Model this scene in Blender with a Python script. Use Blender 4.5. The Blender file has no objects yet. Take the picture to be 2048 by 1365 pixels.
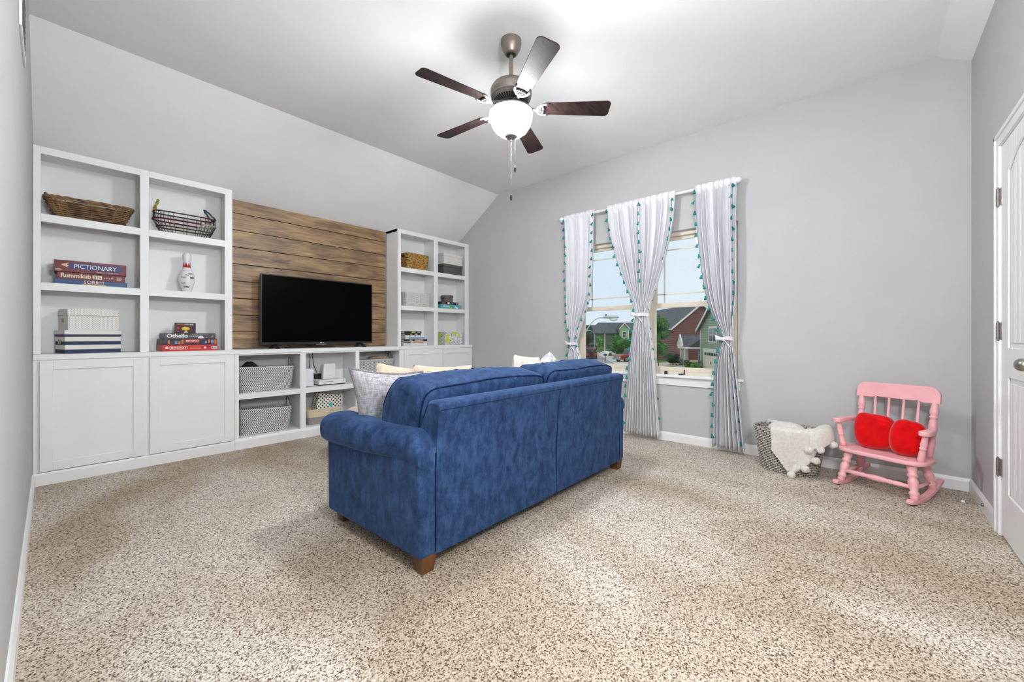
import bpy, math, random
from mathutils import Vector, Matrix, noise
random.seed(7)
SC = bpy.context.scene
COL = SC.collection
PI = math.pi

# ---------------------------------------------------------------- camera
cam_data = bpy.data.cameras.new('camera')
cam_data.sensor_width = 36.0
cam_data.lens = 805.7 / 2048 * 36
cam_data.shift_y = -(682.5 - 672.0) / 2048
cam_data.clip_start = 0.01
cam_data.clip_end = 600
cam = bpy.data.objects.new('camera', cam_data)
COL.objects.link(cam)
cam.location = (0, 0, 1.05)
cam.rotation_euler = (PI / 2, 0, math.radians(41.14) - PI / 2)
SC.camera = cam

# ---------------------------------------------------------------- sky and exposure
world = bpy.data.worlds.new('sky')
SC.world = world
world.use_nodes = True
wn = world.node_tree.nodes
wl = world.node_tree.links
wn.clear()
w_out = wn.new('ShaderNodeOutputWorld')
w_bg = wn.new('ShaderNodeBackground')
w_tc = wn.new('ShaderNodeTexCoord')
w_no = wn.new('ShaderNodeTexNoise')
w_no.inputs['Scale'].default_value = 3.0
w_no.inputs['Detail'].default_value = 5
w_rm = wn.new('ShaderNodeValToRGB')
w_rm.color_ramp.elements[0].position = 0.38
w_rm.color_ramp.elements[0].color = (0.70, 0.81, 0.93, 1)
w_rm.color_ramp.elements[1].position = 0.66
w_rm.color_ramp.elements[1].color = (0.83, 0.89, 0.95, 1)
wl.new(w_tc.outputs['Generated'], w_no.inputs['Vector'])
wl.new(w_no.outputs['Fac'], w_rm.inputs['Fac'])
wl.new(w_rm.outputs['Color'], w_bg.inputs['Color'])
w_bg.inputs['Strength'].default_value = 1.0
wl.new(w_bg.outputs['Background'], w_out.inputs['Surface'])

sun_d = bpy.data.lights.new('sun', 'SUN')
sun_d.energy = 0.9
sun_d.angle = math.radians(25)
sun_d.color = (1, 0.97, 0.92)
sun = bpy.data.objects.new('sun', sun_d)
COL.objects.link(sun)
sun.rotation_euler = (math.radians(40), math.radians(-25), 0)

SC.view_settings.view_transform = 'Standard'
SC.view_settings.look = 'None'
SC.view_settings.exposure = 0.14
SC.view_settings.gamma = 1.0
SC.view_settings.use_curve_mapping = False
FAN_GLOW = 145.0      # radiance of the fan's glass bowl
FILL_GLOW = 142.0    # radiance of the unseen globe lamp added as fill light

# ---------------------------------------------------------------- materials
def lin(c):
    if max(c) > 1.0: c = [x / 255 for x in c]
    return tuple((x / 12.92 if x <= 0.04045 else ((x + 0.055) / 1.055) ** 2.4) for x in c[:3]) + (1,)

def newmat(name):
    m = bpy.data.materials.new(name)
    m.use_nodes = True
    nt = m.node_tree
    b = nt.nodes['Principled BSDF']
    return m, nt, b

def N(nt, t, **kw):
    n = nt.nodes.new(t)
    for k, v in kw.items():
        if k in n.inputs: n.inputs[k].default_value = v
        else: setattr(n, k, v)
    return n

def ramp(nt, fac, stops):
    r = nt.nodes.new('ShaderNodeValToRGB')
    e = r.color_ramp.elements
    while len(e) > len(stops): e.remove(e[-1])
    while len(e) < len(stops): e.new(0.5)
    for el, (p, c) in zip(e, stops):
        el.position = p
        el.color = lin(c)
    nt.links.new(fac, r.inputs['Fac'])
    return r

def coords(nt, stretch=None, kind='Object', rnd=False):
    tc = nt.nodes.new('ShaderNodeTexCoord')
    out = tc.outputs[kind]
    if stretch or rnd:
        mp = nt.nodes.new('ShaderNodeMapping')
        if stretch: mp.inputs['Scale'].default_value = stretch
        nt.links.new(out, mp.inputs['Vector'])
        if rnd:
            oi = nt.nodes.new('ShaderNodeObjectInfo')
            ml = N(nt, 'ShaderNodeMath', operation='MULTIPLY')
            ml.inputs[1].default_value = 37.0
            nt.links.new(oi.outputs['Random'], ml.inputs[0])
            nt.links.new(ml.outputs[0], mp.inputs['Location'])
        out = mp.outputs['Vector']
    return out

def mat(name, col, rough=0.5, metal=0.0, col2=None, scale=20.0, lo=0.35, hi=0.65, bump=0.0, bscale=None, dist=0.002,
        stretch=None, detail=4.0, sheen=0.0, spec=0.5, rnd=False, coat=0.0):
    m, nt, b = newmat(name)
    b.inputs['Base Color'].default_value = lin(col)
    b.inputs['Roughness'].default_value = rough
    b.inputs['Metallic'].default_value = metal
    b.inputs['Specular IOR Level'].default_value = spec
    if coat: b.inputs['Coat Weight'].default_value = coat
    if sheen:
        b.inputs['Sheen Weight'].default_value = sheen
        b.inputs['Sheen Roughness'].default_value = 0.4
    v = coords(nt, stretch, rnd=rnd)
    if col2 is None: col2 = tuple(max(0, c * 0.965) for c in (col if max(col) > 1 else [x * 255 for x in col]))
    no = N(nt, 'ShaderNodeTexNoise', Scale=scale, Detail=detail)
    nt.links.new(v, no.inputs['Vector'])
    r = ramp(nt, no.outputs['Fac'], [(lo, col), (hi, col2)])
    nt.links.new(r.outputs['Color'], b.inputs['Base Color'])
    if bump:
        nb = no
        if bscale:
            nb = N(nt, 'ShaderNodeTexNoise', Scale=bscale, Detail=3.0)
            nt.links.new(v, nb.inputs['Vector'])
        bp = N(nt, 'ShaderNodeBump', Strength=bump, Distance=dist)
        nt.links.new(nb.outputs['Fac'], bp.inputs['Height'])
        nt.links.new(bp.outputs['Normal'], b.inputs['Normal'])
    return m

M = {}
M['wall'] = mat('wall_paint', (194, 194, 193), 0.85, scale=3, col2=(191, 191, 190), bump=0.05, bscale=220, dist=0.001, spec=0.2)
M['ceil'] = mat('ceiling_paint', (242, 242, 241), 0.9, scale=3, col2=(239, 239, 238), bump=0.05, bscale=200, dist=0.001, spec=0.2)
M['trim'] = mat('white_trim', (240, 240, 239), 0.4, scale=6, col2=(237, 237, 236))
M['cab'] = mat('cabinet_white', (242, 242, 241), 0.38, scale=5, col2=(239, 239, 238))
M['vinyl'] = mat('almond_vinyl', (226, 216, 196), 0.45, scale=5)
M['nickel'] = mat('brushed_nickel', (168, 162, 155), 0.32, 1.0, col2=(150, 145, 138), scale=60)
M['pewter'] = mat('fan_pewter', (150, 140, 131), 0.42, 0.85, col2=(138, 129, 121), scale=60)
M['pewter_l'] = mat('fan_bright_pewter', (128, 124, 120), 0.55, 0.35, col2=(112, 108, 104), scale=80)
M['black'] = mat('black_plastic', (16, 16, 17), 0.45, col2=(20, 20, 21))
M['gap'] = mat('dark_gap', (30, 29, 28), 0.9)
M['bezel'] = mat('tv_bezel', (28, 28, 30), 0.3, col2=(34, 34, 36), scale=40)
M['screen'] = mat('tv_screen', (2, 2, 2), 0.3, col2=(3, 3, 3), spec=0.04)
M['wplastic'] = mat('white_plastic', (236, 237, 238), 0.35, scale=4)
M['cord'] = mat('black_cord', (22, 22, 24), 0.5)
M['white'] = mat('white_print', (240, 238, 232), 0.6)
M['teal'] = mat('teal_yarn', (36, 158, 150), 0.9, col2=(20, 118, 116), scale=90, bump=0.6, dist=0.004)
M['curtain'] = mat('white_cotton', (238, 237, 240), 0.9, col2=(233, 232, 236), scale=9, bump=0.25, bscale=420, dist=0.0008, spec=0.15)
M['pink'] = mat('pink_paint', (243, 182, 187), 0.42, col2=(239, 174, 180), scale=8)
M['red'] = mat('red_plush', (196, 8, 12), 0.9, col2=(222, 14, 18), scale=14, bump=0.4, bscale=160, dist=0.003, sheen=0.4, spec=0.1)
M['legwood'] = mat('walnut_leg', (108, 66, 34), 0.45, col2=(82, 48, 24), scale=26, stretch=(1, 1, 0.15))
M['cream_fur'] = mat('cream_fur', (240, 236, 228), 0.95, col2=(226, 221, 212), scale=60, bump=0.9, bscale=240, dist=0.006, sheen=0.5, spec=0.05)
M['beige_fur'] = mat('beige_fur', (222, 204, 182), 0.95, col2=(202, 182, 158), scale=40, bump=0.9, bscale=200, dist=0.006, sheen=0.5, spec=0.05)
M['tin'] = mat('taupe_board', (104, 97, 92), 0.6, col2=(98, 91, 86))
M['greybox'] = mat('charcoal_board', (92, 88, 88), 0.6, col2=(86, 82, 82))
M['ivory'] = mat('ivory_board', (234, 230, 222), 0.6)
M['gold'] = mat('gold_foil', (190, 160, 98), 0.35, 0.8)
M['navy'] = mat('navy_print', (38, 52, 84), 0.6, col2=(34, 48, 78))
M['seagrass'] = mat('seagrass', (196, 152, 78), 0.75, col2=(104, 70, 26), scale=46, lo=0.42, hi=0.62, bump=1.0, dist=0.012, stretch=(0.7, 1, 1.8))
M['wicker'] = mat('brown_wicker', (150, 116, 78), 0.6, col2=(88, 62, 38), scale=18, stretch=(1, 1, 1), bump=0.4, dist=0.002)
M['wwick'] = mat('white_wicker', (236, 234, 230), 0.55, col2=(218, 216, 211), scale=40)
M['blush'] = mat('blush_fabric', (228, 204, 186), 0.9, col2=(220, 194, 176), scale=60, bump=0.3, bscale=300, sheen=0.3)
M['linen'] = mat('natural_canvas', (222, 206, 176), 0.9, col2=(212, 195, 164), scale=120, bump=0.3, bscale=400)
M['felt'] = mat('grey_felt', (168, 160, 154), 0.95, col2=(138, 130, 125), scale=120, lo=0.4, hi=0.6)
M['asphalt'] = mat('asphalt', (150, 150, 150), 0.9, col2=(138, 138, 139), scale=0.4)
M['concrete'] = mat('concrete', (206, 199, 186), 0.9, col2=(192, 185, 172), scale=0.5)
M['grass'] = mat('lawn_grass', (98, 138, 62), 0.95, col2=(72, 112, 44), scale=0.9, detail=8)
M['leaf'] = mat('leaf_green', (84, 132, 58), 0.7, col2=(52, 98, 40), scale=1.4)
M['leaf_d'] = mat('leaf_dark_green', (52, 88, 54), 0.7, col2=(32, 62, 38), scale=1.4)
M['leaf_b'] = mat('leaf_bright_green', (124, 166, 78), 0.7, col2=(84, 134, 52), scale=1.4)
M['trunk'] = mat('tree_bark', (96, 80, 66), 0.9, col2=(70, 58, 48), scale=6)
M['shingle'] = mat('roof_shingle', (96, 100, 104), 0.95, col2=(74, 78, 82), scale=2.4, detail=8)
M['housetrim'] = mat('house_trim', (232, 228, 216), 0.7)
M['garage'] = mat('garage_cream', (226, 220, 196), 0.7)
M['stone'] = mat('stone_veneer', (168, 158, 146), 0.9, col2=(104, 98, 92), scale=3.5, lo=0.45, hi=0.55)
M['winglass'] = mat('house_window_glass', (60, 72, 78), 0.1, col2=(84, 96, 102), scale=0.6)
M['redcar'] = mat('red_car_paint', (150, 26, 30), 0.25, col2=(132, 20, 26), coat=0.6)
M['whitecar'] = mat('white_car_paint', (232, 234, 236), 0.25, coat=0.6)
M['darkcar'] = mat('slate_car_paint', (62, 72, 78), 0.25, coat=0.6)
M['tyre'] = mat('tyre_rubber', (24, 24, 24), 0.8)
M['carglass'] = mat('car_glass', (26, 32, 36), 0.08)
M['chrome'] = mat('chrome', (200, 202, 204), 0.2, 0.9)
M['lampgrey'] = mat('galvanised_steel', (186, 192, 194), 0.5, 0.2)
M['stonewhite'] = mat('white_edging', (232, 232, 228), 0.8)
M['flower'] = mat('orange_flowers', (220, 150, 80), 0.8, col2=(180, 90, 50), scale=6)

def m_carpet():
    m, nt, b = newmat('carpet_pile')
    L = nt.links
    v = coords(nt)
    n1 = N(nt, 'ShaderNodeTexNoise', Scale=175.0, Detail=2.5, Roughness=0.6)
    L.new(v, n1.inputs['Vector'])
    r1 = ramp(nt, n1.outputs['Fac'], [(0.35, (72, 58, 46)), (0.43, (156, 140, 123)), (0.49, (208, 197, 184)), (0.66, (236, 229, 219))])  # dark stops put the shade between tufts into the pile colour
    # brushed lanes of the pile: broad soft patches
    v2 = coords(nt, (1.0, 0.55, 1))
    n2 = N(nt, 'ShaderNodeTexNoise', Scale=1.5, Detail=4.0, Distortion=0.7)
    L.new(v2, n2.inputs['Vector'])
    r2 = ramp(nt, n2.outputs['Fac'], [(0.38, (222, 213, 200)), (0.5, (240, 236, 230)), (0.6, (255, 255, 255))])
    mx = N(nt, 'ShaderNodeMix', data_type='RGBA', blend_type='MULTIPLY')
    mx.inputs[0].default_value = 1.0
    L.new(r1.outputs['Color'], mx.inputs[6])
    L.new(r2.outputs['Color'], mx.inputs[7])
    L.new(mx.outputs[2], b.inputs['Base Color'])
    b.inputs['Roughness'].default_value = 0.95
    b.inputs['Specular IOR Level'].default_value = 0.05
    bp = N(nt, 'ShaderNodeBump', Strength=0.6, Distance=0.008)
    L.new(n1.outputs['Fac'], bp.inputs['Height'])
    L.new(bp.outputs['Normal'], b.inputs['Normal'])
    return m
M['carpet'] = m_carpet()

def m_plank():
    m, nt, b = newmat('stained_plank')
    L = nt.links
    v = coords(nt, (1.0, 1.0, 11.0), rnd=True)
    n1 = N(nt, 'ShaderNodeTexNoise', Scale=2.6, Detail=7.0, Distortion=1.1, Roughness=0.62)
    L.new(v, n1.inputs['Vector'])
    r1 = ramp(nt, n1.outputs['Fac'], [(0.28, (108, 88, 69)), (0.45, (147, 121, 94)), (0.58, (170, 142, 108)), (0.74, (194, 166, 130))])
    v2 = coords(nt, (1.2, 1, 3.0), rnd=True)
    n2 = N(nt, 'ShaderNodeTexNoise', Scale=3.0, Detail=3.0)
    L.new(v2, n2.inputs['Vector'])
    r2 = ramp(nt, n2.outputs['Fac'], [(0.35, (196, 190, 188)), (0.6, (255, 250, 240))])
    mx = N(nt, 'ShaderNodeMix', data_type='RGBA', blend_type='MULTIPLY')
    mx.inputs[0].default_value = 1.0
    L.new(r1.outputs['Color'], mx.inputs[6])
    L.new(r2.outputs['Color'], mx.inputs[7])
    L.new(mx.outputs[2], b.inputs['Base Color'])
    b.inputs['Roughness'].default_value = 0.42
    v3 = coords(nt, (2.0, 1.0, 90.0), rnd=True)
    n3 = N(nt, 'ShaderNodeTexNoise', Scale=2.0, Detail=3.0)
    L.new(v3, n3.inputs['Vector'])
    bp = N(nt, 'ShaderNodeBump', Strength=0.35, Distance=0.002)
    L.new(n3.outputs['Fac'], bp.inputs['Height'])
    L.new(bp.outputs['Normal'], b.inputs['Normal'])
    return m
M['plank'] = m_plank()

def m_velvet():
    m, nt, b = newmat('blue_velvet')
    L = nt.links
    v = coords(nt, (1.0, 1.0, 0.55))
    n1 = N(nt, 'ShaderNodeTexNoise', Scale=22.0, Detail=9.0, Roughness=0.72, Distortion=0.3)
    L.new(v, n1.inputs['Vector'])
    r1 = ramp(nt, n1.outputs['Fac'], [(0.32, (25, 41, 70)), (0.5, (40, 63, 100)), (0.68, (60, 86, 126))])
    L.new(r1.outputs['Color'], b.inputs['Base Color'])
    b.inputs['Roughness'].default_value = 0.75
    b.inputs['Specular IOR Level'].default_value = 0.15
    b.inputs['Sheen Weight'].default_value = 0.55
    b.inputs['Sheen Roughness'].default_value = 0.35
    b.inputs['Sheen Tint'].default_value = lin((120, 150, 200))
    n2 = N(nt, 'ShaderNodeTexNoise', Scale=300.0, Detail=2.0)
    L.new(v, n2.inputs['Vector'])
    bp = N(nt, 'ShaderNodeBump', Strength=0.15, Distance=0.001)
    L.new(n2.outputs['Fac'], bp.inputs['Height'])
    L.new(bp.outputs['Normal'], b.inputs['Normal'])
    return m
M['velvet'] = m_velvet()
M['piping'] = mat('navy_piping', (14, 28, 56), 0.8, col2=(20, 38, 72), scale=60, spec=0.1)

def m_weave(name, c1, c2, axis_u=0, su=60.0, sv=60.0):
    """fine linen cross weave"""
    m, nt, b = newmat(name)
    L = nt.links
    va = coords(nt, (su, su, 2.2 * su / 10))
    vb = coords(nt, (su / 5, su / 5, sv * 1.6))
    na = N(nt, 'ShaderNodeTexNoise', Scale=4.0, Detail=2.0)
    nb = N(nt, 'ShaderNodeTexNoise', Scale=4.0, Detail=2.0)
    L.new(va, na.inputs['Vector'])
    L.new(vb, nb.inputs['Vector'])
    ad = N(nt, 'ShaderNodeMath', operation='ADD')
    L.new(na.outputs['Fac'], ad.inputs[0])
    L.new(nb.outputs['Fac'], ad.inputs[1])
    hf = N(nt, 'ShaderNodeMath', operation='MULTIPLY')
    hf.inputs[1].default_value = 0.5
    L.new(ad.outputs[0], hf.inputs[0])
    r = ramp(nt, hf.outputs[0], [(0.4, c1), (0.6, c2)])
    L.new(r.outputs['Color'], b.inputs['Base Color'])
    b.inputs['Roughness'].default_value = 0.95
    b.inputs['Specular IOR Level'].default_value = 0.1
    bp = N(nt, 'ShaderNodeBump', Strength=0.4, Distance=0.002)
    L.new(hf.outputs[0], bp.inputs['Height'])
    L.new(bp.outputs['Normal'], b.inputs['Normal'])
    return m
M['greylinen'] = m_weave('grey_linen', (146, 143, 146), (190, 188, 191), su=30, sv=30)

def mathn(nt, op, a, bval=None):
    n = N(nt, 'ShaderNodeMath', operation=op)
    if hasattr(a, 'is_output'): nt.links.new(a, n.inputs[0])
    else: n.inputs[0].default_value = a
    if bval is not None:
        if hasattr(bval, 'is_output'): nt.links.new(bval, n.inputs[1])
        else: n.inputs[1].default_value = bval
    return n.outputs[0]

def m_herring(name, light, dark, rowh=0.0165, stw=0.017, duty=0.5):
    """rows of slanted stitches, the slant changing side from row to row (UV in metres)"""
    m, nt, b = newmat(name)
    L = nt.links
    uv = nt.nodes.new('ShaderNodeTexCoord')
    sp = nt.nodes.new('ShaderNodeSeparateXYZ')
    L.new(uv.outputs['UV'], sp.inputs[0])
    row = mathn(nt, 'DIVIDE', sp.outputs['Y'], rowh)
    fl = mathn(nt, 'FLOOR', row)
    fr = mathn(nt, 'FRACT', row)
    par = mathn(nt, 'MODULO', fl, 2.0)
    sl = mathn(nt, 'SUBTRACT', mathn(nt, 'MULTIPLY', par, 2.0), 1.0)
    s = mathn(nt, 'ADD', mathn(nt, 'DIVIDE', sp.outputs['X'], stw), mathn(nt, 'MULTIPLY', sl, mathn(nt, 'MULTIPLY', fr, 0.75)))
    st = mathn(nt, 'FRACT', mathn(nt, 'ADD', s, 100.0))
    tri = mathn(nt, 'ABSOLUTE', mathn(nt, 'SUBTRACT', st, 0.5))
    r = ramp(nt, tri, [(duty * 0.5 - 0.03, dark), (duty * 0.5 + 0.03, light)])
    L.new(r.outputs['Color'], b.inputs['Base Color'])
    b.inputs['Roughness'].default_value = 0.85
    h = mathn(nt, 'MULTIPLY', mathn(nt, 'ADD', tri, 0.4), mathn(nt, 'SUBTRACT', 1.0, mathn(nt, 'POWER', mathn(nt, 'ABSOLUTE', mathn(nt, 'SUBTRACT', mathn(nt, 'MULTIPLY', fr, 2.0), 1.0)), 2.0)))
    bp = N(nt, 'ShaderNodeBump', Strength=0.7, Distance=0.004)
    L.new(h, bp.inputs['Height'])
    L.new(bp.outputs['Normal'], b.inputs['Normal'])
    return m
M['herring'] = m_herring('black_white_rope_weave', (232, 233, 234), (44, 46, 48), duty=0.44)

def m_brick(name, c1, c2, mortar, sx, sz, msize, offset=0.5, uv=False, rough=0.9, bumpd=0.01, squash=1.0):
    """rows of staggered pieces on the X-Z face (or on UV in metres)"""
    m, nt, b = newmat(name)
    L = nt.links
    tc = nt.nodes.new('ShaderNodeTexCoord')
    sp = nt.nodes.new('ShaderNodeSeparateXYZ')
    cb = nt.nodes.new('ShaderNodeCombineXYZ')
    L.new(tc.outputs['UV' if uv else 'Object'], sp.inputs[0])
    L.new(sp.outputs['X'], cb.inputs['X'])
    L.new(sp.outputs['Y' if uv else 'Z'], cb.inputs['Y'])
    br = nt.nodes.new('ShaderNodeTexBrick')
    br.offset = offset
    br.inputs['Scale'].default_value = 1.0
    br.inputs['Brick Width'].default_value = sx
    br.inputs['Row Height'].default_value = sz
    br.inputs['Mortar Size'].default_value = msize
    br.inputs['Mortar Smooth'].default_value = 0.3
    br.inputs['Color1'].default_value = lin(c1)
    br.inputs['Color2'].default_value = lin(c2)
    br.inputs['Mortar'].default_value = lin(mortar)
    L.new(cb.outputs[0], br.inputs['Vector'])
    L.new(br.outputs['Color'], b.inputs['Base Color'])
    b.inputs['Roughness'].default_value = rough
    inv = mathn(nt, 'SUBTRACT', 1.0, br.outputs['Fac'])
    bp = N(nt, 'ShaderNodeBump', Strength=0.8, Distance=bumpd)
    L.new(inv, bp.inputs['Height'])
    L.new(bp.outputs['Normal'], b.inputs['Normal'])
    return m
M['brick'] = m_brick('red_brown_brick', (116, 70, 66), (98, 58, 56), (134, 104, 96), 0.42, 0.15, 0.02)
M['siding'] = m_brick('sage_lap_siding', (150, 164, 142), (146, 160, 138), (104, 116, 100), 6.0, 0.20, 0.018)
M['siding_g'] = m_brick('green_lap_siding', (150, 178, 138), (146, 174, 134), (112, 136, 104), 6.0, 0.24, 0.02)
M['siding_d'] = m_brick('moss_lap_siding', (92, 106, 84), (88, 102, 80), (66, 78, 62), 6.0, 0.24, 0.02)
M['rope'] = m_brick('grey_rope_weave', (206, 200, 192), (192, 186, 178), (66, 60, 55), 0.040, 0.0135, 0.0032, uv=True, bumpd=0.006)
M['wweave'] = m_brick('white_willow_weave', (238, 236, 232), (228, 226, 222), (176, 172, 166), 0.034, 0.012, 0.0022, uv=True, bumpd=0.004, rough=0.6)

def m_dots(name, ground, dot, pitch, rad, axes=('X', 'Z')):
    """staggered polka dots on the X-Z face"""
    m, nt, b = newmat(name)
    L = nt.links
    tc = nt.nodes.new('ShaderNodeTexCoord')
    sp = nt.nodes.new('ShaderNodeSeparateXYZ')
    L.new(tc.outputs['Object'], sp.inputs[0])
    xy = mathn(nt, 'ADD', sp.outputs['X'], sp.outputs['Y'])
    ds = []
    for o in (0.0, 0.5):
        a = mathn(nt, 'SUBTRACT', mathn(nt, 'FRACT', mathn(nt, 'ADD', mathn(nt, 'DIVIDE', xy, pitch), 50.0 + o)), 0.5)
        c = mathn(nt, 'SUBTRACT', mathn(nt, 'FRACT', mathn(nt, 'ADD', mathn(nt, 'DIVIDE', sp.outputs['Z'], pitch), 50.0 + o)), 0.5)
        ds.append(mathn(nt, 'SQRT', mathn(nt, 'ADD', mathn(nt, 'MULTIPLY', a, a), mathn(nt, 'MULTIPLY', c, c))))
    d = mathn(nt, 'MINIMUM', ds[0], ds[1])
    r = ramp(nt, d, [(rad - 0.02, dot), (rad + 0.02, ground)])
    L.new(r.outputs['Color'], b.inputs['Base Color'])
    b.inputs['Roughness'].default_value = 0.6
    return m
M['dotbox'] = m_dots('fine_dot_print', (236, 234, 230), (150, 146, 140), 0.0155, 0.13)
M['polka'] = m_dots('polka_dot_print', (238, 235, 224), (28, 28, 30), 0.040, 0.21)

def m_stripes(name, stops, z0, z1):
    m, nt, b = newmat(name)
    tc = nt.nodes.new('ShaderNodeTexCoord')
    sp = nt.nodes.new('ShaderNodeSeparateXYZ')
    nt.links.new(tc.outputs['Object'], sp.inputs[0])
    f = mathn(nt, 'DIVIDE', mathn(nt, 'SUBTRACT', sp.outputs['Z'], z0), z1 - z0)
    r = ramp(nt, f, stops)
    r.color_ramp.interpolation = 'CONSTANT'
    nt.links.new(r.outputs['Color'], b.inputs['Base Color'])
    b.inputs['Roughness'].default_value = 0.6
    return m
IV, NV, GD = (234, 230, 222), (38, 52, 84), (190, 160, 98)
M['stripes'] = m_stripes('navy_ivory_stripes', [(0, NV), (0.17, IV), (0.36, NV), (0.52, IV), (0.715, GD), (0.735, NV), (0.83, IV)], 0.0, 0.172)

def m_floral():
    m, nt, b = newmat('yellow_grey_floral_print')
    L = nt.links
    v = coords(nt)
    vo = N(nt, 'ShaderNodeTexVoronoi', Scale=9.0)
    vo.inputs['Randomness'].default_value = 0.7
    L.new(v, vo.inputs['Vector'])
    no = N(nt, 'ShaderNodeTexNoise', Scale=32.0, Detail=3.0, Distortion=1.5)
    L.new(v, no.inputs['Vector'])
    r1 = ramp(nt, no.outputs['Fac'], [(0.40, (150, 150, 152)), (0.47, (232, 232, 230)), (0.58, (236, 236, 234)), (0.62, (160, 160, 164))])
    r2 = ramp(nt, vo.outputs['Distance'], [(0.36, (255, 255, 255)), (0.39, (0, 0, 0))])
    mx = N(nt, 'ShaderNodeMix', data_type='RGBA')
    L.new(r2.outputs['Color'], mx.inputs[0])
    L.new(r1.outputs['Color'], mx.inputs[6])
    mx.inputs[7].default_value = lin((212, 216, 62))
    L.new(mx.outputs[2], b.inputs['Base Color'])
    b.inputs['Roughness'].default_value = 0.6
    return m
M['floral'] = m_floral()

def m_emit(name, col, strength):
    m, nt, b = newmat(name)
    b.inputs['Base Color'].default_value = lin((240, 240, 238))
    b.inputs['Emission Color'].default_value = lin(col)
    b.inputs['Emission Strength'].default_value = strength
    return m
M['bowl'] = m_emit('lit_frosted_glass', (247, 250, 255), FAN_GLOW)
M['fill_globe'] = m_emit('fill_globe_glow', (247, 250, 255), FILL_GLOW)

def m_glass():
    m, nt, b = newmat('window_pane_glass')
    L = nt.links
    out = nt.nodes['Material Output']
    tr = nt.nodes.new('ShaderNodeBsdfTransparent')
    tr.inputs['Color'].default_value = (0.97, 0.985, 0.98, 1)
    gl = nt.nodes.new('ShaderNodeBsdfGlossy')
    gl.inputs['Roughness'].default_value = 0.02
    mx = nt.nodes.new('ShaderNodeMixShader')
    mx.inputs[0].default_value = 0.035
    L.new(tr.outputs[0], mx.inputs[1])
    L.new(gl.outputs[0], mx.inputs[2])
    L.new(mx.outputs[0], out.inputs['Surface'])
    return m
M['glass'] = m_glass()

def flat(name, col, rough=0.55, **kw):
    if name not in M: M[name] = mat(name, col, rough, **kw)
    return M[name]

# ---------------------------------------------------------------- mesh helpers
ORG = {}

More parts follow.
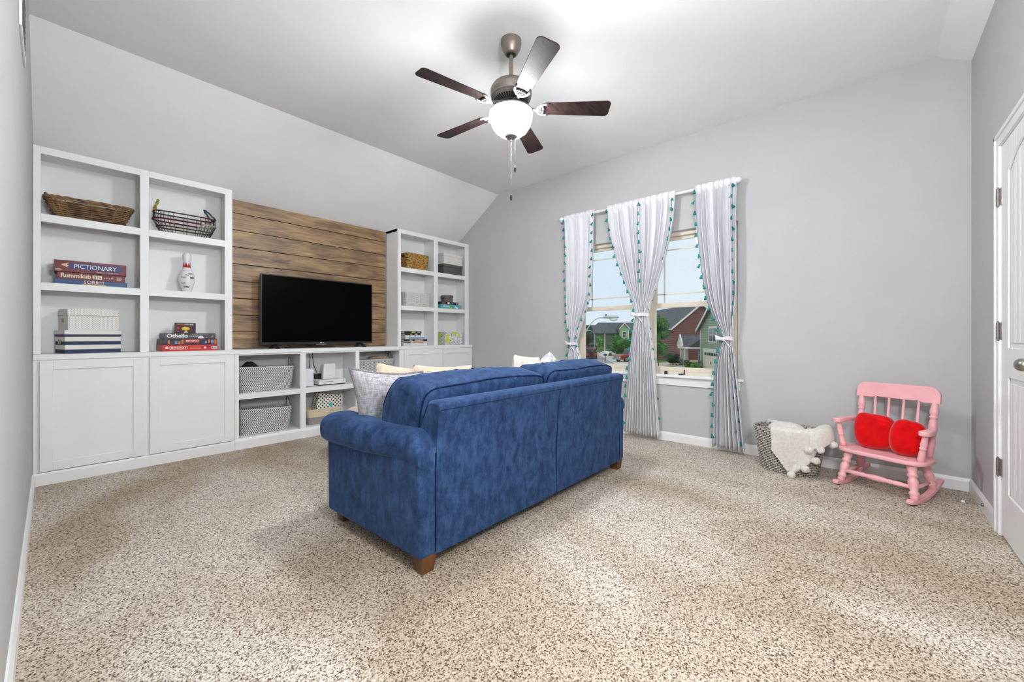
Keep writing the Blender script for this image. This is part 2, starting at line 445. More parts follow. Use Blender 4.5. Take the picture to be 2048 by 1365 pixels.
class MB:
    def __init__(s):
        s.v, s.f, s.uv, s.mi = [], [], {}, {}
    def add(s, vs, fs, mi=0):
        o = len(s.v)
        s.v += [Vector(p) for p in vs]
        for f in fs:
            if mi: s.mi[len(s.f)] = mi
            s.f.append(tuple(i + o for i in f))
        return s
    def hexa(s, p, mi=0):
        return s.add(p, [(0, 3, 2, 1), (4, 5, 6, 7), (0, 1, 5, 4), (1, 2, 6, 5), (2, 3, 7, 6), (3, 0, 4, 7)], mi)
    def box(s, x0, x1, y0, y1, z0, z1, mi=0):
        return s.hexa([(x0, y0, z0), (x1, y0, z0), (x1, y1, z0), (x0, y1, z0), (x0, y0, z1), (x1, y0, z1), (x1, y1, z1), (x0, y1, z1)], mi)
    def prism(s, poly, a, b, axis='y', mi=0):
        """extrude a 2-D outline: axis y -> (x,z) outline, axis x -> (y,z), axis z -> (x,y)"""
        def P(q, t):
            return (q[0], t, q[1]) if axis == 'y' else ((t, q[0], q[1]) if axis == 'x' else (q[0], q[1], t))
        n = len(poly)
        vs = [P(q, a) for q in poly] + [P(q, b) for q in poly]
        fs = [tuple(range(n)), tuple(range(2 * n - 1, n - 1, -1))]
        fs += [(i, (i + 1) % n, n + (i + 1) % n, n + i) for i in range(n)]
        return s.add(vs, fs, mi)
    def grid(s, fn, nu, nv, cu=False, cv=False, uv=None, mi=0):
        o = len(s.v)
        for j in range(nv + (0 if cv else 1)):
            for i in range(nu + (0 if cu else 1)):
                s.v.append(Vector(fn(i / nu, j / nv)))
        w = nu + (0 if cu else 1)
        h = nv + (0 if cv else 1)
        for j in range(nv):
            for i in range(nu):
                a, b = i, (i + 1) % w if cu else i + 1
                c, d = j, (j + 1) % h if cv else j + 1
                if uv:
                    s.uv[len(s.f)] = [uv(i / nu, j / nv), uv((i + 1) / nu, j / nv), uv((i + 1) / nu, (j + 1) / nv), uv(i / nu, (j + 1) / nv)]
                if mi: s.mi[len(s.f)] = mi
                s.f.append((o + c * w + a, o + c * w + b, o + d * w + b, o + d * w + a))
        return s
    def lathe(s, prof, n=20, c=(0, 0), mi=0, M4=None):
        """profile [(radius, z)] turned about the vertical through c"""
        o = len(s.v)
        rings = []
        for r, z in prof:
            if r < 1e-6:
                rings.append([len(s.v)])
                s.v.append(Vector((c[0], c[1], z)))
            else:
                rings.append(list(range(len(s.v), len(s.v) + n)))
                for i in range(n):
                    a = 2 * PI * i / n
                    s.v.append(Vector((c[0] + r * math.cos(a), c[1] + r * math.sin(a), z)))
        for A, B in zip(rings, rings[1:]):
            for i in range(n):
                j = (i + 1) % n
                if len(A) == 1 and len(B) == 1: continue
                if mi: s.mi[len(s.f)] = mi
                if len(A) == 1: s.f.append((A[0], B[j], B[i]))
                elif len(B) == 1: s.f.append((A[i], A[j], B[0]))
                else: s.f.append((A[i], A[j], B[j], B[i]))
        for R, rev in ((rings[0], True), (rings[-1], False)):
            if len(R) > 1:
                if mi: s.mi[len(s.f)] = mi
                s.f.append(tuple(reversed(R)) if rev else tuple(R))
        if M4 is not None:
            for k in range(o, len(s.v)): s.v[k] = M4 @ s.v[k]
        return s
    def spindle(s, p0, p1, prof, n=12, mi=0):
        """turned member between two points; profile [(t 0..1, radius)]"""
        p0, p1 = Vector(p0), Vector(p1)
        d = p1 - p0
        q = Vector((0, 0, 1)).rotation_difference(d.normalized()).to_matrix().to_4x4()
        return s.lathe([(r, t * d.length) for t, r in prof], n, mi=mi, M4=Matrix.Translation(p0) @ q)
    def tube(s, pts, r, n=8, closed=False, mi=0):
        pts = [Vector(p) for p in pts]
        k = len(pts)
        rs = r if isinstance(r, (list, tuple)) else [r] * k
        o = len(s.v)
        up = None
        for i, p in enumerate(pts):
            a = pts[(i - 1) % k] if (closed or i > 0) else p
            b = pts[(i + 1) % k] if (closed or i < k - 1) else p
            t = (b - a)
            t = t.normalized() if t.length > 1e-9 else Vector((0, 0, 1))
            if up is None:
                up = Vector((0, 0, 1)) if abs(t.z) < 0.9 else Vector((1, 0, 0))
            up = (up - t * up.dot(t))
            up = up.normalized() if up.length > 1e-6 else t.orthogonal().normalized()
            sd = t.cross(up)
            for j in range(n):
                g = 2 * PI * j / n
                s.v.append(p + (up * math.cos(g) + sd * math.sin(g)) * rs[i])
        for i in range(k if closed else k - 1):
            for j in range(n):
                a, b = i * n, ((i + 1) % k) * n
                if mi: s.mi[len(s.f)] = mi
                s.f.append((o + a + j, o + b + j, o + b + (j + 1) % n, o + a + (j + 1) % n))
        if not closed:
            if mi: s.mi[len(s.f)] = mi
            s.f.append(tuple(o + j for j in range(n)))
            if mi: s.mi[len(s.f)] = mi
            s.f.append(tuple(o + (k - 1) * n + j for j in reversed(range(n))))
        return s
    def blob(s, c, sz, p=4.0, n=10, M4=None, nz=0.0, nf=8.0, seed=0.0, mi=0):
        """rounded box (superellipsoid) of full size sz about c"""
        c = Vector(c)
        h = Vector(sz) / 2
        o = len(s.v)
        idx = {}
        def vid(q):
            key = (round(q[0] * n), round(q[1] * n), round(q[2] * n))
            if key in idx: return idx[key]
            L = (abs(q[0]) ** p + abs(q[1]) ** p + abs(q[2]) ** p) ** (1 / p)
            w = Vector((q[0] / L * h.x, q[1] / L * h.y, q[2] / L * h.z))
            if nz: w *= 1 + nz * noise.noise(w * nf + Vector((seed, seed * 1.7, seed * 0.3)))
            w += c
            if M4 is not None: w = M4 @ w
            s.v.append(w)
            idx[key] = len(s.v) - 1
            return idx[key]
        T = [-1 + 2 * i / n for i in range(n + 1)]
        for ax in range(3):
            for sg in (-1, 1):
                for i in range(n):
                    for j in range(n):
                        q = []
                        for a, b in ((i, j), (i + 1, j), (i + 1, j + 1), (i, j + 1)):
                            w = [0, 0, 0]
                            w[ax] = sg
                            w[(ax + 1) % 3] = T[a]
                            w[(ax + 2) % 3] = T[b]
                            q.append(vid(w))
                        if sg < 0: q.reverse()
                        if mi: s.mi[len(s.f)] = mi
                        s.f.append(tuple(q))
        return s
    def xf(s, m4):
        s.v = [m4 @ p for p in s.v]
        return s
    def build(s, name, mats, parent=None, smooth=False, bevel=0.0, seg=2, sub=0, solid=0.0, angle=None):
        o0 = None
        if parent is not None:
            o0 = ORG.get(parent.name, Vector((0, 0, 0)))
        else:
            lo = Vector([min(p[k] for p in s.v) for k in range(3)])
            hi = Vector([max(p[k] for p in s.v) for k in range(3)])
            o0 = Vector(((lo.x + hi.x) / 2, (lo.y + hi.y) / 2, lo.z))
        me = bpy.data.meshes.new(name)
        me.from_pydata([tuple(p - o0) for p in s.v], [], s.f)
        if s.uv:
            ul = me.uv_layers.new(name='UVMap')
            for fi, poly in enumerate(me.polygons):
                if fi in s.uv:
                    for li, w in zip(poly.loop_indices, s.uv[fi]): ul.data[li].uv = w
        mats = mats if isinstance(mats, (list, tuple)) else [mats]
        for m in mats: me.materials.append(M[m] if isinstance(m, str) else m)
        for fi, k in s.mi.items(): me.polygons[fi].material_index = k
        import bmesh
        bm = bmesh.new()
        bm.from_mesh(me)
        bmesh.ops.recalc_face_normals(bm, faces=bm.faces)
        bm.to_mesh(me)
        bm.free()
        if smooth:
            for p in me.polygons: p.use_smooth = True
            if angle is not None:
                me.set_sharp_from_angle(angle=math.radians(angle))
        ob = bpy.data.objects.new(name, me)
        COL.objects.link(ob)
        if parent is not None:
            ob.parent = parent
            ORG[ob.name] = o0
        else:
            ob.location = o0
            ORG[ob.name] = o0
        if bevel:
            b = ob.modifiers.new('bevel', 'BEVEL')
            b.width = bevel
            b.segments = seg
            b.limit_method = 'ANGLE'
            b.angle_limit = math.radians(40)
        if solid:
            b = ob.modifiers.new('solid', 'SOLIDIFY')
            b.thickness = solid
            b.offset = 0
        if sub:
            b = ob.modifiers.new('sub', 'SUBSURF')
            b.levels = sub
            b.render_levels = sub
        return ob

def thing(name, label, cat, loc=(0, 0, 0), rz=None, group=None, kind=None, world=True):
    """an Empty at the thing's base; its parts are authored in world space unless rz is given (then in its own space)"""
    o = bpy.data.objects.new(name, None)
    COL.objects.link(o)
    o.empty_display_size = 0.1
    o.location = loc
    if rz is not None:
        o.rotation_euler = (0, 0, rz)
        ORG[o.name] = Vector((0, 0, 0))
    else:
        ORG[o.name] = Vector(loc)
    return tag(o, label, cat, group, kind)

def tag(o, label=None, cat=None, group=None, kind=None):
    if label: o['label'] = label
    if cat: o['category'] = cat
    if group: o['group'] = group
    if kind: o['kind'] = kind
    return o

def struct(o, label, cat):
    return tag(o, label, cat, kind='structure')

def copy_to(ob, parent, matrix=None, loc=None):
    c = ob.copy()
    COL.objects.link(c)
    c.parent = parent
    if loc is not None: c.location = loc
    return c

_fonts = {}
def lettering(parent, s, x0, x1, z0, z1, y, m, name='lettering', depth=0.0006, bold=0.0, shear=0.0, rot=0.0, axis='y'):
    """text on a face that looks towards -y, filling x0..x1, z0..z1"""
    cu = bpy.data.curves.new('text', 'FONT')
    cu.body = s
    cu.size = 1
    cu.extrude = 0.0
    cu.offset = bold
    cu.shear = shear
    cu.resolution_u = 3
    ob = bpy.data.objects.new('text', cu)
    COL.objects.link(ob)
    dg = bpy.context.evaluated_depsgraph_get()
    me = bpy.data.meshes.new_from_object(ob.evaluated_get(dg))
    bpy.data.objects.remove(ob)
    xs = [v.co.x for v in me.vertices]
    ys = [v.co.y for v in me.vertices]
    ax, bx, ay, by = min(xs), max(xs), min(ys), max(ys)
    mb = MB()
    vs = []
    for v in me.vertices:
        u = (v.co.x - ax) / (bx - ax)
        w = (v.co.y - ay) / (by - ay)
        vs.append((x0 + (x1 - x0) * u, y - depth, z0 + (z1 - z0) * w + rot * (u - 0.5)))
    mb.add(vs, [tuple(p.vertices) for p in me.polygons])
    bpy.data.meshes.remove(me)
    return mb.build(name, m, parent)

def lerp(a, b, t): return a + (b - a) * t
def sm(t): return t * t * (3 - 2 * t)
def keyed(keys, z):
    """cubic interpolation of key rows (z, a, b, ...) sorted from high z to low z"""
    n = len(keys)
    if z >= keys[0][0]: return keys[0][1:]
    if z <= keys[-1][0]: return keys[-1][1:]
    for i in range(n - 1):
        a, b = keys[i], keys[i + 1]
        if z >= b[0]:
            h = b[0] - a[0]
            t = (z - a[0]) / h
            out = []
            for k in range(1, len(a)):
                def slope(j):
                    if j == 0: return (keys[1][k] - keys[0][k]) / (keys[1][0] - keys[0][0])
                    if j == n - 1: return (keys[-1][k] - keys[-2][k]) / (keys[-1][0] - keys[-2][0])
                    d0 = (keys[j][k] - keys[j - 1][k]) / (keys[j][0] - keys[j - 1][0])
                    d1 = (keys[j + 1][k] - keys[j][k]) / (keys[j + 1][0] - keys[j][0])
                    return 0.0 if d0 * d1 <= 0 else 2 * d0 * d1 / (d0 + d1)
                m0, m1 = slope(i) * h, slope(i + 1) * h
                out.append((2 * t ** 3 - 3 * t ** 2 + 1) * a[k] + (t ** 3 - 2 * t ** 2 + t) * m0 + (-2 * t ** 3 + 3 * t ** 2) * b[k] + (t ** 3 - t ** 2) * m1)
            return tuple(out)

# ================================================================= ROOM SHELL
XL, XW, YB, YR, ZC = -0.086, 4.073, 4.70, -0.545, 3.0
XH, YH = XL, YR
T = 0.14

struct(MB().box(XH - T, XW + T, YR - T, YB + T, -0.1, 0).build('floor', 'carpet'), 'beige speckled cut pile carpet over the whole floor', 'floor')
cp = [(YR - T, 2.9 - T * 0.6), (YR, 2.9), (-0.379, ZC), (3.806, ZC), (YB, 2.418), (YB + T, 2.33), (YB + T, 3.25), (YR - T, 3.25)]
struct(MB().prism(cp, XH - T, XW + T, 'x').build('ceiling', 'ceil'), 'white ceiling sloping down above the bookcases and the door wall', 'ceiling')
struct(MB().box(XL - 0.12, XL, YR - T, YB, 0, 3.05).build('wall_left', 'wall'), 'pale grey wall beside the left bookcase', 'wall')
wb = struct(MB().box(XL - 0.12, XW + T, YB, YB + T, 0, 2.6).build('wall_back', 'wall'), 'wall with stained wood planks behind the television', 'wall')
mb = MB()
DX0, DX1, DZ = 2.555, 3.285, 2.05
mb.box(DX1, XW + T, YR - T, YR, 0, 3.05).box(XH - T, DX0, YR - T, YR, 0, 3.05).box(DX0, DX1, YR - T, YR, DZ, 3.05)
struct(mb.build('wall_door', 'wall'), 'grey wall with the white panel door', 'wall')
WY0, WY1, WZ0, WZ1 = 0.854, 2.545, 0.64, 2.09
mb = MB()
mb.box(XW, XW + T, YR, WY0, 0, 3.05).box(XW, XW + T, WY1, YB, 0, 3.05).box(XW, XW + T, WY0, WY1, 0, WZ0).box(XW, XW + T, WY0, WY1, WZ1, 3.05)
struct(mb.build('wall_window', 'wall'), 'grey wall with the double window', 'wall')
# out-of-view lamp added to fill the room with light, by the door wall
lc = (0.60, -0.35)
lt = thing('added_fill_lamp', 'added out-of-view fill lamp, slim nickel with a white globe, against the door wall', 'lamp', (lc[0], lc[1], 0))
MB().lathe([(0.0, 0.0), (0.14, 0.0), (0.14, 0.015), (0.03, 0.03), (0.0, 0.03)], 28, lc).build('base', 'nickel', lt, smooth=True, angle=40)
MB().lathe([(0.012, 0.03), (0.012, 1.66)], 14, lc).build('pole', 'nickel', lt, smooth=True, angle=40)
MB().lathe([(0.012, 1.64), (0.045, 1.655), (0.05, 1.675), (0.0, 1.675)], 24, lc).build('shade_holder', 'nickel', lt, smooth=True)
MB().lathe([(0.0, 1.660)] + [(0.15 * math.sin(PI * i / 16), 1.81 - 0.15 * math.cos(PI * i / 16)) for i in range(1, 16)] + [(0.0, 1.960)], 32, lc).build('globe_shade', 'fill_globe', lt, smooth=True)

# wood planks behind the television
pz = [0.922, 1.088, 1.256, 1.422, 1.592, 1.763, 1.930, 2.097, 2.265, 2.400]
for a, b in zip(pz, pz[1:]):
    off = random.uniform(-0.0015, 0.0015)
    MB().box(1.108, 2.860, YB - 0.020 + off, YB - 0.001, a + 0.0032, b - 0.0032).build('plank', 'plank', wb, bevel=0.0015, seg=1)
MB().box(1.108, 2.860, YB - 0.004, YB - 0.0005, 0.922, 2.400).build('joint_backing', 'gap', wb)

# baseboards
def base_prof(s): return [(0, 0), (s * 0.014, 0), (s * 0.014, 0.066), (s * 0.011, 0.074), (s * 0.006, 0.086), (0, 0.086)]
struct(MB().prism([(XW - p[0], p[1]) for p in base_prof(1)], YR, 4.322, 'y').build('baseboard_window', 'trim'), 'white baseboard under the window', 'baseboard')
mb = MB().prism([(YR + p[0], p[1]) for p in base_prof(1)], 3.347, XW - 0.014, 'x').prism([(YR + p[0], p[1]) for p in base_prof(1)], XH, 2.49, 'x')
struct(mb.build('baseboard_door', 'trim'), 'white baseboard beside the door', 'baseboard')
struct(MB().prism([(XL + p[0], p[1]) for p in base_prof(1)], YH, 4.322, 'y').build('baseboard_left', 'trim'), 'white baseboard along the left wall', 'baseboard')

# door casing
CW = 0.062
def casing(x0, x1, z0, z1, vert, inner):
    m = MB()
    m.box(x0, x1, YR, YR + 0.012, z0, z1)
    return m
mb = MB()
for x0, x1 in ((DX1, DX1 + CW), (DX0 - CW, DX0)):
    mb.box(x0, x1, YR, YR + 0.012, 0, DZ + CW)
    xa = x0 if x0 == DX1 else x1 - 0.02
    mb.box(x0 + (0.042 if x0 == DX1 else 0), x1 - (0 if x0 == DX1 else 0.042), YR + 0.012, YR + 0.019, 0, DZ + CW)
mb.box(DX0, DX1, YR, YR + 0.012, DZ, DZ + CW).box(DX0 - CW, DX1 + CW, YR + 0.012, YR + 0.019, DZ + 0.042, DZ + CW)
mb.box(DX1 - 0.004, DX1, YR - T, YR + 0.006, 0, DZ).box(DX0, DX0 + 0.004, YR - T, YR + 0.006, 0, DZ).box(DX0, DX1, YR - T, YR + 0.006, DZ - 0.004, DZ)
struct(mb.build('trim_1', 'trim', bevel=0.003), 'white casing around the panel door', 'trim')

# the door itself
dr = thing('door_1', 'white two panel door with an oval nickel knob', 'door', (3.28, YR, 0), kind='structure')
x0, x1, z0, z1 = DX0 + 0.006, DX1 - 0.006, 0.012, DZ - 0.008
yf = YR + 0.002
mb = MB().box(x0, x1, yf - 0.036, yf - 0.010, z0, z1)
SW = 0.125
mb.box(x0, x0 + SW, yf - 0.010, yf, z0, z1).box(x1 - SW, x1, yf - 0.010, yf, z0, z1)
mb.box(x0 + SW, x1 - SW, yf - 0.010, yf, z0, 0.25).box(x0 + SW, x1 - SW, yf - 0.010, yf, 0.84, 0.99)
n = 12
arch = [(x0 + SW, z1), (x0 + SW, 1.88)]
for i in range(1, n): arch.append((lerp(x0 + SW, x1 - SW, i / n), 1.88 + 0.075 * math.sin(PI * i / n)))
arch += [(x1 - SW, 1.88), (x1 - SW, z1)]
for i in range(len(arch) - 3):
    a, b = arch[i + 1], arch[i + 2]
    mb.hexa([(a[0], yf - 0.010, a[1]), (b[0], yf - 0.010, b[1]), (b[0], yf - 0.010, z1), (a[0], yf - 0.010, z1), (a[0], yf, a[1]), (b[0], yf, b[1]), (b[0], yf, z1), (a[0], yf, z1)])
mb.build('door_leaf', 'trim', dr, bevel=0.003)
def arch_z(x, drop): return 1.88 - drop + 0.075 * math.sin(PI * (x - x0 - SW) / (x1 - x0 - 2 * SW))
for (a, b, top) in ((0.25, 0.84, False), (0.99, 1.88, True)):
    k = 5
    wd = (x1 - x0 - 2 * SW - 0.05) / k
    for i in range(k):
        xa = x0 + SW + 0.025 + wd * i
        xb = xa + wd - 0.005
        za, zb = a + 0.025, b - 0.025
        t0, t1 = (arch_z(xa, 0.028), arch_z(xb, 0.028)) if top else (zb, zb)
        MB().hexa([(xa, yf - 0.010, za), (xb, yf - 0.010, za), (xb, yf - 0.010, t1), (xa, yf - 0.010, t0), (xa, yf - 0.003, za), (xb, yf - 0.003, za), (xb, yf - 0.003, t1), (xa, yf - 0.003, t0)]).build('panel', 'trim', dr, bevel=0.002, seg=1)
for hz in (1.78, 1.075, 0.36):
    mb = MB()
    hx, hy = x1 + 0.008, YR + 0.012
    for i in range(5):
        mb.lathe([(0.0075, hz - 0.045 + i * 0.0182), (0.0075, hz - 0.045 + i * 0.0182 + 0.0165)], 10, (hx, hy))
    mb.lathe([(0.0045, hz - 0.052), (0.0045, hz + 0.052)], 8, (hx, hy))
    mb.box(hx - 0.032, hx, YR + 0.002, YR + 0.0055, hz - 0.045, hz + 0.045)
    mb.box(hx, hx + 0.016, YR + 0.0125, YR + 0.0145, hz - 0.045, hz + 0.045)
    mb.build('hinge', 'nickel', dr, smooth=True, angle=35)
kx, kz = 2.63, 0.93
rot = Matrix.Translation((kx, YR, kz)) @ Matrix.Rotation(-PI / 2, 4, 'X')
kn = MB().lathe([(0.0, 0.0), (0.031, 0.001), (0.031, 0.006), (0.024, 0.011), (0.012, 0.014), (0.011, 0.030)], 24, M4=rot).build('knob_rose', 'nickel', dr, smooth=True, angle=40)
MB().blob((kx, YR + 0.052, kz), (0.072, 0.050, 0.054), p=2.2, n=10).build('knob', 'nickel', dr, smooth=True)

# ================================================================= WINDOWS
XF = XW + 0.055      # room-side face of the vinyl frames
def window(name, y0, y1, label):
    w = thing(name, label, 'window', (XF, (y0 + y1) / 2, WZ0), kind='structure')
    f = 0.038
    m = MB().box(XF, XF + 0.075, y0, y0 + f, WZ0, WZ1).box(XF, XF + 0.075, y1 - f, y1, WZ0, WZ1)
    m.box(XF, XF + 0.075, y0 + f, y1 - f, WZ1 - f, WZ1).box(XF, XF + 0.075, y0 + f, y1 - f, WZ0, WZ0 + 0.05)
    m.build('window_frame', 'vinyl', w, bevel=0.003)
    a, b = y0 + f, y1 - f
    zm = 1.355
    r = 0.032
    # upper sash sits further out, lower sash nearer the room
    for nm, xs, za, zb, rb, rt in (('upper_sash', XF + 0.040, zm - 0.01, WZ1 - f, 0.04, 0.032), ('lower_sash', XF + 0.012, WZ0 + 0.05, zm + 0.03, 0.045, 0.05)):
        s = MB().box(xs, xs + 0.024, a, a + r, za, zb).box(xs, xs + 0.024, b - r, b, za, zb).box(xs, xs + 0.024, a + r, b - r, za, za + rb).box(xs, xs + 0.024, a + r, b - r, zb - rt, zb)
        so = s.build(nm, 'vinyl', w, bevel=0.003)
        MB().box(xs + 0.010, xs + 0.014, a + r - 0.004, b - r + 0.004, za + rb - 0.004, zb - rt + 0.004).build('pane', 'glass', so)
        if nm == 'upper_sash':
            for z in (za + rb + 0.092, zb - rt - 0.092):
                MB().box(xs + 0.007, xs + 0.017, a + r, b - r, z - 0.006, z + 0.006).build('muntin', 'vinyl', so)
            for y in (a + r + 0.075, b - r - 0.075):
                MB().box(xs + 0.007, xs + 0.017, y - 0.006, y + 0.006, za + rb, zb - rt).build('muntin', 'vinyl', so)
        else:
            lk = MB().box(xs - 0.008, xs, (a + b) / 2 - 0.03, (a + b) / 2 + 0.03, zb - 0.03, zb - 0.018)
            lk.build('sash_lock', 'vinyl', so, bevel=0.002)
    return w
w1 = window('window_1', 1.731, WY1, 'cream framed sash window behind the left curtain')
w2 = window('window_2', WY0, 1.699, 'cream framed sash window facing the brick house')
struct(MB().box(XF - 0.012, XF + 0.08, 1.695, 1.735, WZ0, WZ1).build('trim_2', 'vinyl', bevel=0.003), 'cream mullion post between the two windows', 'trim')
mb = MB().box(XW - 0.045, XF + 0.02, WY0 - 0.045, WY1 + 0.045, WZ0 - 0.004, WZ0 + 0.022)
struct(mb.build('trim_3', 'trim', bevel=0.008, seg=3), 'white window stool below both windows', 'trim')
struct(MB().box(XW - 0.016, XW, WY0 - 0.02, WY1 + 0.02, WZ0 - 0.082, WZ0 - 0.004).build('trim_4', 'trim', bevel=0.004), 'white apron board under the window stool', 'trim')
# small black sensors on the right window's ledge
tag(MB().box(XW + 0.018, XW + 0.034, 1.495, 1.525, WZ0 + 0.022, WZ0 + 0.052).build('window_sensor', 'black', bevel=0.002), 'small square black sensor on the window ledge', 'sensor')
mb = MB().box(XW + 0.02, XW + 0.030, 1.325, 1.333, WZ0 + 0.022, WZ0 + 0.075).box(XW + 0.018, XW + 0.034, 1.338, 1.385, WZ0 + 0.022, WZ0 + 0.034)
tag(mb.build('window_clip', 'black', bevel=0.001), 'thin black upright clip on the window ledge', 'clip')

# outlet, vent, doorstop
ou = thing('wall_outlet', 'white wall outlet low behind the rope basket', 'outlet', (XW, 0.59, 0.25))
MB().box(XW - 0.006, XW, 0.553, 0.625, 0.215, 0.328).build('cover_plate', 'wplastic', ou, bevel=0.003)
for z in (0.245, 0.298): MB().box(XW - 0.0085, XW - 0.005, 0.572, 0.606, z - 0.016, z + 0.016).build('socket', 'wplastic', ou, bevel=0.003)
ve = thing('wall_vent', 'white slatted air vent high on the left wall', 'vent', (XL, 2.8, 2.33))
mb = MB().box(XL, XL + 0.008, 2.60, 3.0, 2.325, 2.35).box(XL, XL + 0.008, 2.60, 3.0, 2.60, 2.63).box(XL, XL + 0.008, 2.60, 2.63, 2.35, 2.60).box(XL, XL + 0.008, 2.97, 3.0, 2.35, 2.60)
mb.build('vent_frame', 'trim', ve, bevel=0.002)
MB().box(XL, XL + 0.002, 2.63, 2.97, 2.35, 2.60).build('vent_opening', 'gap', ve)
for i in range(9):
    z = 2.362 + i * 0.027
    MB().hexa([(XL + 0.002, 2.63, z + 0.008), (XL + 0.009, 2.63, z), (XL + 0.009, 2.97, z), (XL + 0.002, 2.97, z + 0.008), (XL + 0.002, 2.63, z + 0.0095), (XL + 0.009, 2.63, z + 0.0015), (XL + 0.009, 2.97, z + 0.0015), (XL + 0.002, 2.97, z + 0.0095)]).build('slat', 'trim', ve)
ds = thing('door_stop', 'small spring door stop with white tip on the baseboard', 'door stop', (3.62, YR, 0.05))
rot = Matrix.Translation((3.62, YR + 0.014, 0.05)) @ Matrix.Rotation(-PI / 2, 4, 'X')
MB().lathe([(0.011, 0.0), (0.011, 0.004), (0.007, 0.010)], 12, M4=rot).build('mount', 'nickel', ds, smooth=True)
MB().tube([(3.62 + 0.0045 * math.cos(i * 0.9), YR + 0.022 + i * 0.0011, 0.05 + 0.0045 * math.sin(i * 0.9)) for i in range(62)], 0.0011, 5).build('spring', 'nickel', ds, smooth=True)
MB().lathe([(0.0, 0.074), (0.007, 0.074), (0.0075, 0.082), (0.006, 0.089), (0.0, 0.090)], 12, M4=rot).build('tip', 'wplastic', ds, smooth=True)

# ================================================================= BUILT-INS
YU, YLF, YUB = 4.405, 4.340, 4.664     # upper face, lower face, inner back of the shelves
CT0, CT1 = 0.880, 0.918                # counter
SH = [1.432, 1.922]                    # shelf tops
TOP = 2.40
struct_white = 'cab'
def bookcase(name, label, xs, fr):
    """xs: outer left, middle, outer right; fr: half width of stiles' overlap"""
    t = thing(name, label, 'bookcase', ((xs[0] + xs[2]) / 2, YU, CT1), group='white built-in bookcases')
    z0 = CT1 + 0.001
    g = 0.018
    for x in (xs[0] + 0.006, xs[1] - g / 2, xs[2] - g - 0.006):
        MB().box(x, x + g, YU + 0.018, YUB, z0, TOP - 0.03).build('side_panel', 'cab', t)
    MB().box(xs[0], xs[2], YUB, YUB + 0.008, z0, TOP - 0.02).build('back_panel', 'cab', t)
    MB().box(xs[0], xs[2], YU + 0.018, YUB, TOP - 0.032, TOP - 0.012).build('top_panel', 'cab', t)
    for z in SH:
        for xa, xb in ((xs[0] + 0.006 + g, xs[1] - g / 2), (xs[1] + g / 2, xs[2] - g - 0.006)):
            MB().box(xa, xb, YU + 0.018, YUB, z - 0.022, z).build('shelf', 'cab', t)
    for a, b in fr:
        MB().box(a, b, YU, YU + 0.018, z0, TOP).build('stile', 'cab', t, bevel=0.0015, seg=1)
    for (a, b), (c, d) in zip(fr, fr[1:]):
        for z, h in ((SH[0], 0.055), (SH[1], 0.057)):
            MB().box(b, c, YU, YU + 0.018, z - h, z).build('shelf_rail', 'cab', t, bevel=0.0015, seg=1)
        MB().box(b, c, YU, YU + 0.018, TOP - 0.052, TOP).build('top_rail', 'cab', t, bevel=0.0015, seg=1)
    # end skins so the unit reads as solid from the side
    MB().box(xs[0], xs[0] + 0.006, YU + 0.018, YB - 0.001, z0, TOP).build('end_panel', 'cab', t)
    MB().box(xs[2] - 0.006, xs[2], YU + 0.018, YB - 0.001, z0, TOP).build('end_panel', 'cab', t)
    MB().box(xs[0], xs[2], YU + 0.018, YB - 0.001, TOP - 0.012, TOP - 0.001).build('top_skin', 'cab', t)
    return t
bookcase('bookcase', 'tall white six cubby bookcase left of the planks, beside the left wall', (XL + 0.002, 0.501, 1.106), ((XL + 0.002, -0.047), (0.474, 0.528), (1.049, 1.106)))
bookcase('bookcase', 'white six cubby bookcase right of the planks, beside the window wall', (2.864, 3.463, XW - 0.002), ((2.864, 2.912), (3.430, 3.497), (3.996, XW - 0.002)))

ct = MB().box(XL + 0.002, XW - 0.002, YLF - 0.012, YB - 0.021, CT0, CT1)
tag(ct.build('countertop', 'cab', bevel=0.003), 'long white countertop running under the television and bookcases', 'countertop')

def shaker(parent, xa, xb, za, zb):
    d = MB().box(xa, xb, YLF - 0.013, YLF - 0.003, za, zb).build('door', 'cab', parent, bevel=0.001, seg=1)
    s = 0.062
    y0, y1 = YLF - 0.022, YLF - 0.013
    for q in ((xa, xa + s, za, zb), (xb - s, xb, za, zb)): MB().box(q[0], q[1], y0, y1, q[2], q[3]).build('door_stile', 'cab', d, bevel=0.0015, seg=1)
    for q in ((xa + s, xb - s, za, za + s), (xa + s, xb - s, zb - s, zb)): MB().box(q[0], q[1], y0, y1, q[2], q[3]).build('door_rail', 'cab', d, bevel=0.0015, seg=1)
    return d
def base_cab(label, xa, xb, doors):
    t = thing('base_cabinet', label, 'cabinet', ((xa + xb) / 2, YLF, 0), group='white base cabinets with shaker doors')
    MB().box(xa, xb, YLF + 0.016, YB - 0.03, 0.0, CT0 - 0.001).build('carcass', 'cab', t)
    MB().box(xa, xb, YLF - 0.002, YLF + 0.016, 0.085, CT0 - 0.001).build('face_frame', 'cab', t)
    MB().prism([(YLF - 0.002, 0), (YLF - 0.014, 0), (YLF - 0.014, 0.075), (YLF - 0.010, 0.088), (YLF - 0.002, 0.09)], xa, xb, 'x').build('plinth', 'cab', t)
    for a, b in doors: shaker(t, a, b, 0.096, 0.872)
    return t
base_cab('wide white shaker cabinet with two doors below the left bookcase', XL + 0.002, 1.105, ((-0.052, 0.488), (0.524, 1.090)))
base_cab('white shaker cabinet with two doors below the right bookcase, in the far corner', 2.868, XW - 0.002, ((2.902, 3.508), (3.528, 4.050)))
